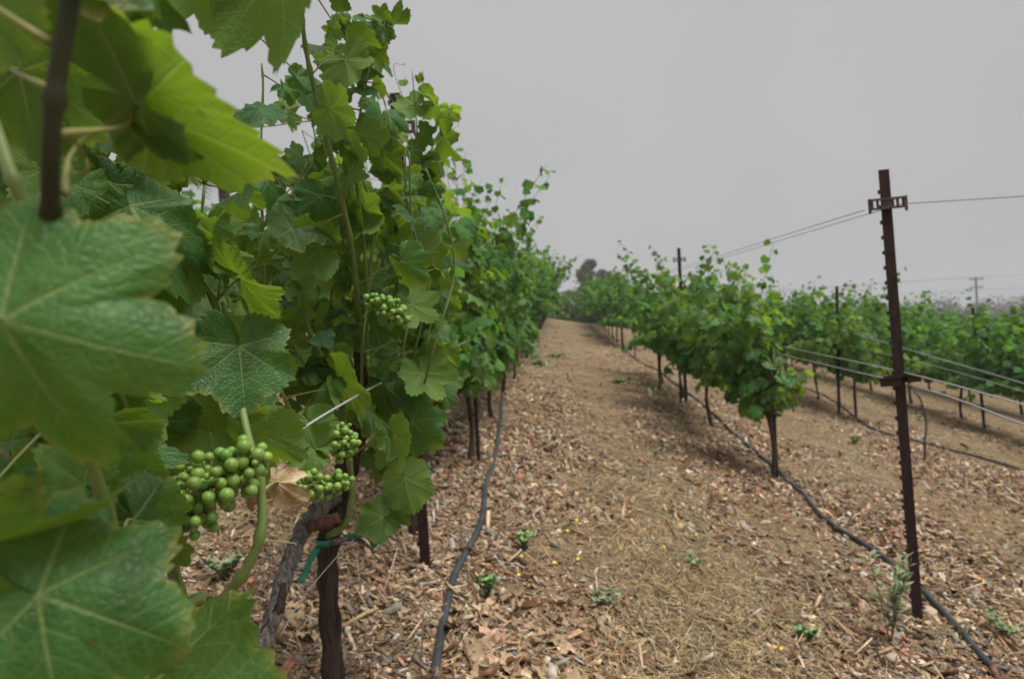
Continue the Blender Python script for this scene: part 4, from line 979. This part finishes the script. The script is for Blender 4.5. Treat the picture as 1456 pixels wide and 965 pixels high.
# ------------------------------------------------------------------ weeds
def weed(px, py, h, nst, spread, label, mat='weed', leafl=.03, leafw=.008, name='weed', dense=9, group=None):
    p = G(px, py); root = empty(name, (p.x, p.y, zgf(p.x, p.y))); tag(root, label, 'weed', group); rg = random.Random(int(px * 7 + py))
    for s in range(nst):
        a = rg.uniform(0, 6.28); e = Vector((math.cos(a) * spread * rg.uniform(.3, 1), math.sin(a) * spread * rg.uniform(.3, 1), h * rg.uniform(.7, 1.05)))
        q = spline([Vector((0, 0, -.01)), e * .5 + Vector((0, 0, h * .08)), e], 8); mb = MB(); mb.tube(q, taper(.0028, .0012, 9), 5); mb.build('stem', M['twig'], root)
        fo = MB()
        for k in range(dense):
            t = .3 + .7 * (k + rg.random()) / dense; c = q[min(8, int(t * 8))]
            for z in range(2):
                b = rg.uniform(0, 6.28); o = Vector((math.cos(b), math.sin(b), rg.uniform(.3, 1.3))).normalized(); w = o.cross(Vector((0, 0, 1))).normalized() * leafw
                L = leafl * rg.uniform(.6, 1.15); fo.add([c, c + o * L * .5 + w, c + o * L + Vector((0, 0, -.1 * L)), c + o * L * .5 - w, c + o * L * .5 + Vector((0, 0, .002))], [(0, 1, 4), (1, 2, 4), (2, 3, 4), (3, 0, 4)])
        fo.build('foliage', M[mat], root)
weed(1266, 915, .36, 7, .12, 'tall silvery green weed in front of the leaning post', 'weed_grey', .055, .009, dense=9)
weed(746, 782, .075, 9, .05, 'small round green weed beside the drip tube on the path', 'weed', .03, .008)
weed(693, 852, .09, 6, .05, 'small upright green weed next to the drip tube and leaf litter', 'weed', .035, .010)
weed(1146, 912, .05, 8, .05, 'low dark green weed left of the silvery weed', 'weed', .026, .008)
weed(1430, 905, .09, 12, .14, 'greyish spreading weed on the slope beyond the leaning post', 'weed_grey', .026, .006)
weed(1216, 632, .10, 7, .08, 'small green weed on the slope between the two right rows', 'weed', .035, .010)
weed(858, 860, .05, 10, .10, 'flat grey weed on the path beside the leaf litter', 'weed_grey', .022, .006)
weed(320, 825, .09, 9, .09, 'low grey green weed under the split-trunk vine', 'weed_grey', .032, .009)
weed(985, 800, .03, 8, .10, 'flat olive weed on the middle of the path', 'weed_grey', .02, .006)
for i, (px, py, s) in enumerate(((790, 508, .28), (835, 478, .4), (880, 545, .22), (770, 520, .25))):
    weed(px, py, .06, 14, s, 'low patch of green ground weeds far up the path', 'weed', .05, .014, group='weed patches far up the path')
pm = MB()
for k in range(6):
    a = k * math.pi / 3; o = Vector((math.cos(a), math.sin(a), .35)).normalized(); w = o.cross(Vector((0, 0, 1))).normalized() * .0042
    pm.add([Vector((0, 0, 0)), o * .006 + w, o * .011, o * .006 - w], [(0, 1, 2, 3)])
PET = pm.mesh('petals', [M['petal']]); frg2 = random.Random(31)
def flower(px, py, h, label, group):
    p = G(px, py); root = empty('yellow_flower', (p.x, p.y, zgf(p.x, p.y))); tag(root, label, 'flower', group)
    e = Vector((frg2.gauss(0, .02), frg2.gauss(0, .02), h)); mb = MB(); mb.tube([Vector((0, 0, -.01)), e * .5 + Vector((.006, 0, 0)), e], .001, 4); mb.build('stem', M['weed_grey'], root)
    o = link(bpy.data.objects.new('petals', PET), root); o.location = e; o.scale = (.75, .75, .75); o.rotation_euler = (frg2.gauss(.3, .4), frg2.gauss(0, .4), 0)
for (px, py) in ((698, 760), (820, 752), (775, 805), (808, 785), (826, 810), (750, 802), (785, 822), (938, 800), (735, 850), (1090, 950), (1085, 960), (995, 770)):
    flower(px, py, frg2.uniform(.03, .10), 'tiny yellow flower on a thin stem along the main path', 'yellow flowers along the main path')
for k in range(26):
    flower(frg2.uniform(1130, 1450), frg2.uniform(565, 700), frg2.uniform(.05, .16), 'tiny yellow flower on the slope behind the leaning post', 'yellow flowers on the slope')

# ------------------------------------------------------------------ far trees, pole, hills
def far_tree(p, h, w, seed, label, col, name='tree', group=None, trunk=.35, leaf=.5, n=420, lobes=7):
    rg = random.Random(seed); root = empty(name, p); tag(root, label, 'tree', group)
    mb = MB(); mb.tube([(0, 0, -1), (.02 * h, 0, h * .4), (0, 0, h * .85)], [h * .03, h * .02, h * .006], 7)
    for k in range(4):
        a = rg.uniform(0, 6.28); mb.tube([(0, 0, h * (.3 + .1 * k)), (math.cos(a) * w * .3, math.sin(a) * w * .3, h * (.5 + .1 * k))], [h * .012, h * .005], 5)
    mb.build('trunk', M['bark_dark'], root)
    L = [(Vector((rg.gauss(0, w * .22), rg.gauss(0, w * .22), h * rg.uniform(trunk + .12, .9))), rg.uniform(.2, .34) * w) for _ in range(lobes)]
    V = []; F = []; C = []
    for i in range(n):
        c, r_ = rg.choice(L); dv = Vector((rg.gauss(0, 1), rg.gauss(0, 1), rg.gauss(0, 1) * 1.1)).normalized() * r_ * rg.random() ** .4; q = c + dv
        a = Vector((rg.gauss(0, 1), rg.gauss(0, 1), rg.gauss(0, .7))).normalized(); b = a.orthogonal().normalized(); s = leaf * rg.uniform(.6, 1.3)
        k = len(V); V += [q - a * s, q + b * s * .6, q + a * s, q - b * s * .6]; F.append((k, k + 1, k + 2, k + 3)); C += [np.array(col) * rg.uniform(.6, 1.5)] * 4
    me = np_mesh('crown', np.array([tuple(v) for v in V]), np.array(F), [M['crown']], np.array(C)); o = link(bpy.data.objects.new('crown', me), root); o['kind'] = 'stuff'
    return root
def at(px, py, d, base=None):
    p = W(px, py, d); p.z = base if base is not None else zgf(p.x, p.y); return p
def hgt(px, ytop, d):
    p = W(px, ytop, d); return p.z - zgf(p.x, p.y)
GT = (.060, .075, .050)
far_tree(at(836, 440, 90), hgt(836, 362, 90), 2.3, 1, 'tall narrow grey-green tree beyond the crest, the fuller of two', GT, leaf=.55, n=900, lobes=9)
far_tree(at(862, 440, 95), hgt(858, 364, 95), 2.0, 2, 'tall thin grey tree beyond the crest, the sparser of two', (.065, .065, .052), leaf=.45, n=700)
for i, (px, yt, w, d) in enumerate(((790, 438, 3.0, 60), (806, 424, 2.6, 46), (818, 414, 2.4, 42), (842, 404, 2.6, 42), (868, 396, 2.6, 42), (900, 404, 2.8, 45))):
    far_tree(at(px, 450, d), hgt(px, yt, d), w, 10 + i, 'rounded green shrub tree closing the path at the crest', (.085, .15, .06), 'shrub', 'shrub trees at the crest', .02, .17, 1800, 14)
for i, (px, yt, w) in enumerate(((1290, 436, 14), (1345, 425, 12), (1380, 430, 10), (1412, 434, 8), (1440, 426, 14), (1475, 425, 14), (1240, 440, 12), (1180, 442, 12), (1120, 446, 12), (1040, 450, 12), (1520, 424, 14))):
    d = 150 + 10 * (i % 3); far_tree(at(px, 450, d), hgt(px, yt + 8, d), w, 30 + i, 'brownish rounded tree on the far skyline near the utility pole' if i in (2, 4, 5) else 'dark green rounded tree on the far skyline beyond the vines', [(.045, .055, .035), (.085, .055, .045)][i in (2, 4, 5)], 'tree', 'trees on the far skyline', .02, .32, 1700, 14)
def palm(p, h, seed, label):
    rg = random.Random(seed); root = empty('palm_tree', p); tag(root, label, 'palm', 'palms beyond the uphill rows'); mb = MB(); mb.tube([(0, 0, -.5), (.1, 0, h * .5), (0, 0, h)], [.2, .16, .15], 8, 0, .1, rg); mb.build('trunk', M['bark_dark'], root)
    for k in range(26):
        a = k * 2.4; el = rg.uniform(-.7, 1.0); L = rg.uniform(1.1, 1.5); d = Vector((math.cos(a) * math.cos(el), math.sin(a) * math.cos(el), math.sin(el)))
        fm = MB(); q = [Vector((0, 0, h)) + d * L * t + Vector((0, 0, -.5 * t * t)) for t in (0, .25, .5, .75, 1)]; sd_ = d.cross(Vector((0, 0, 1))).normalized()
        for i in range(1, 5):
            for s in (-1, 1):
                for z in range(3):
                    b = q[i - 1].lerp(q[i], z / 3); fm.add([b, b + sd_ * s * .34 + d * .22 + Vector((0, 0, -.12)), b + d * .07], [(0, 1, 2)])
        fm.tube(q, taper(.02, .006, 5), 4); fm.build('frond', M['frond'], root)
M['frond'] = simple('palm_frond', (.035, .05, .035), (.06, .075, .05), 6, .7, .2, bs=0)
palm(at(232, 260, 22), hgt(232, 185, 22), 1, 'dark palm seen between leaves behind the widest overhanging leaf'); palm(at(318, 300, 20), hgt(318, 238, 20), 2, 'dark palm seen through gaps left of the tall green cane')
def shed(p, lab):
    root = empty('house', p); tag(root, lab, 'house'); g1 = simple('house_wall', (.34, .35, .42), (.40, .41, .46), 3, .9, .1, bs=0); g2 = simple('house_roof', (.10, .09, .11), (.15, .13, .15), 6, .9, .1, bs=.3)
    mb = MB(); mb.box((0, 0, 1.4), (7, 5, 2.9)); mb.build('wall', g1, root); mb = MB()
    mb.add([Vector(v) for v in ((-3.9, -2.9, 2.85), (3.9, -2.9, 2.85), (3.9, 0, 4.2), (-3.9, 0, 4.2), (-3.9, 2.9, 2.85), (3.9, 2.9, 2.85))], [(0, 1, 2, 3), (3, 2, 5, 4), (0, 3, 4), (1, 5, 2), (0, 4, 5, 1)], 0, False); mb.build('roof', g2, root)
    for x in (-2, 0, 2):
        mb = MB(); mb.box((x, -2.52, 1.6), (.9, .06, 1.1)); mb.build('window', M['rust_mid'], root)
shed(at(40, 300, 34), 'pale house with dark roof glimpsed through the leaves uphill')
# utility pole with crossarms and lines
d = 170; pbase = at(1389, 430, d); ph = hgt(1389, 394, d)
root = empty('utility_pole', pbase); tag(root, 'wooden utility pole with two crossarms on the skyline', 'utility pole')
mb = MB(); mb.tube([(0, 0, -1), (0, 0, ph)], [.30, .24], 8); mb.build('pole', M['pole_wood'], root)
for z, w in ((ph - .5, 2.6), (ph - 2.6, 2.2)):
    mb = MB(); mb.box((0, -.2, z), (w * 1.35, .2, .26)); mb.build('crossarm', M['pole_wood'], root)
    for s in (-1, -.5, .5, 1):
        mb = MB(); mb.tube([(s * w * .6, -.2, z + .1), (s * w * .6, -.2, z + .5)], .1, 6); mb.build('insulator', M['insulator'], root)
tr = MB(); tr.tube([(-1.5, -.3, ph - 3.4), (-1.5, -.3, ph - 2.5)], .33, 8); tr.build('transformer', M['insulator'], root)
for i, (s, z) in enumerate(((-1.56, ph), (1.56, ph), (0, ph - 3.2))):
    c = Vector((pbase.x + s, pbase.y - .2, pbase.z + z)); wire([c + Vector((-160, 30, 3)), c + Vector((-80, 15, -.6)), c, c + Vector((60, -10, -1)), c + Vector((120, -20, 2))], .035, ['upper overhead power line on the left end of the skyline pole', 'upper overhead power line on the right end of the skyline pole', 'lower overhead power line slung below the skyline pole'][i], 'wire_dark', 'power lines', 24, 'power_line')

# ------------------------------------------------------------------ marine haze
hz = MB(); hz.box((0, 0, 8.5), (1280, 1280, 43)); g = NG('haze_air'); pv = g.n('VolumePrincipled'); pv.inputs['Color'].default_value = (.93, .95, 1, 1); pv.inputs['Density'].default_value = .0015
oo = g.n('OutputMaterial'); g.t.links.new(pv.outputs[0], oo.inputs['Volume']); o = hz.build('haze', g.mat); tag(o, 'pale grey marine haze filling the air over the vineyard', 'haze', kind='stuff')
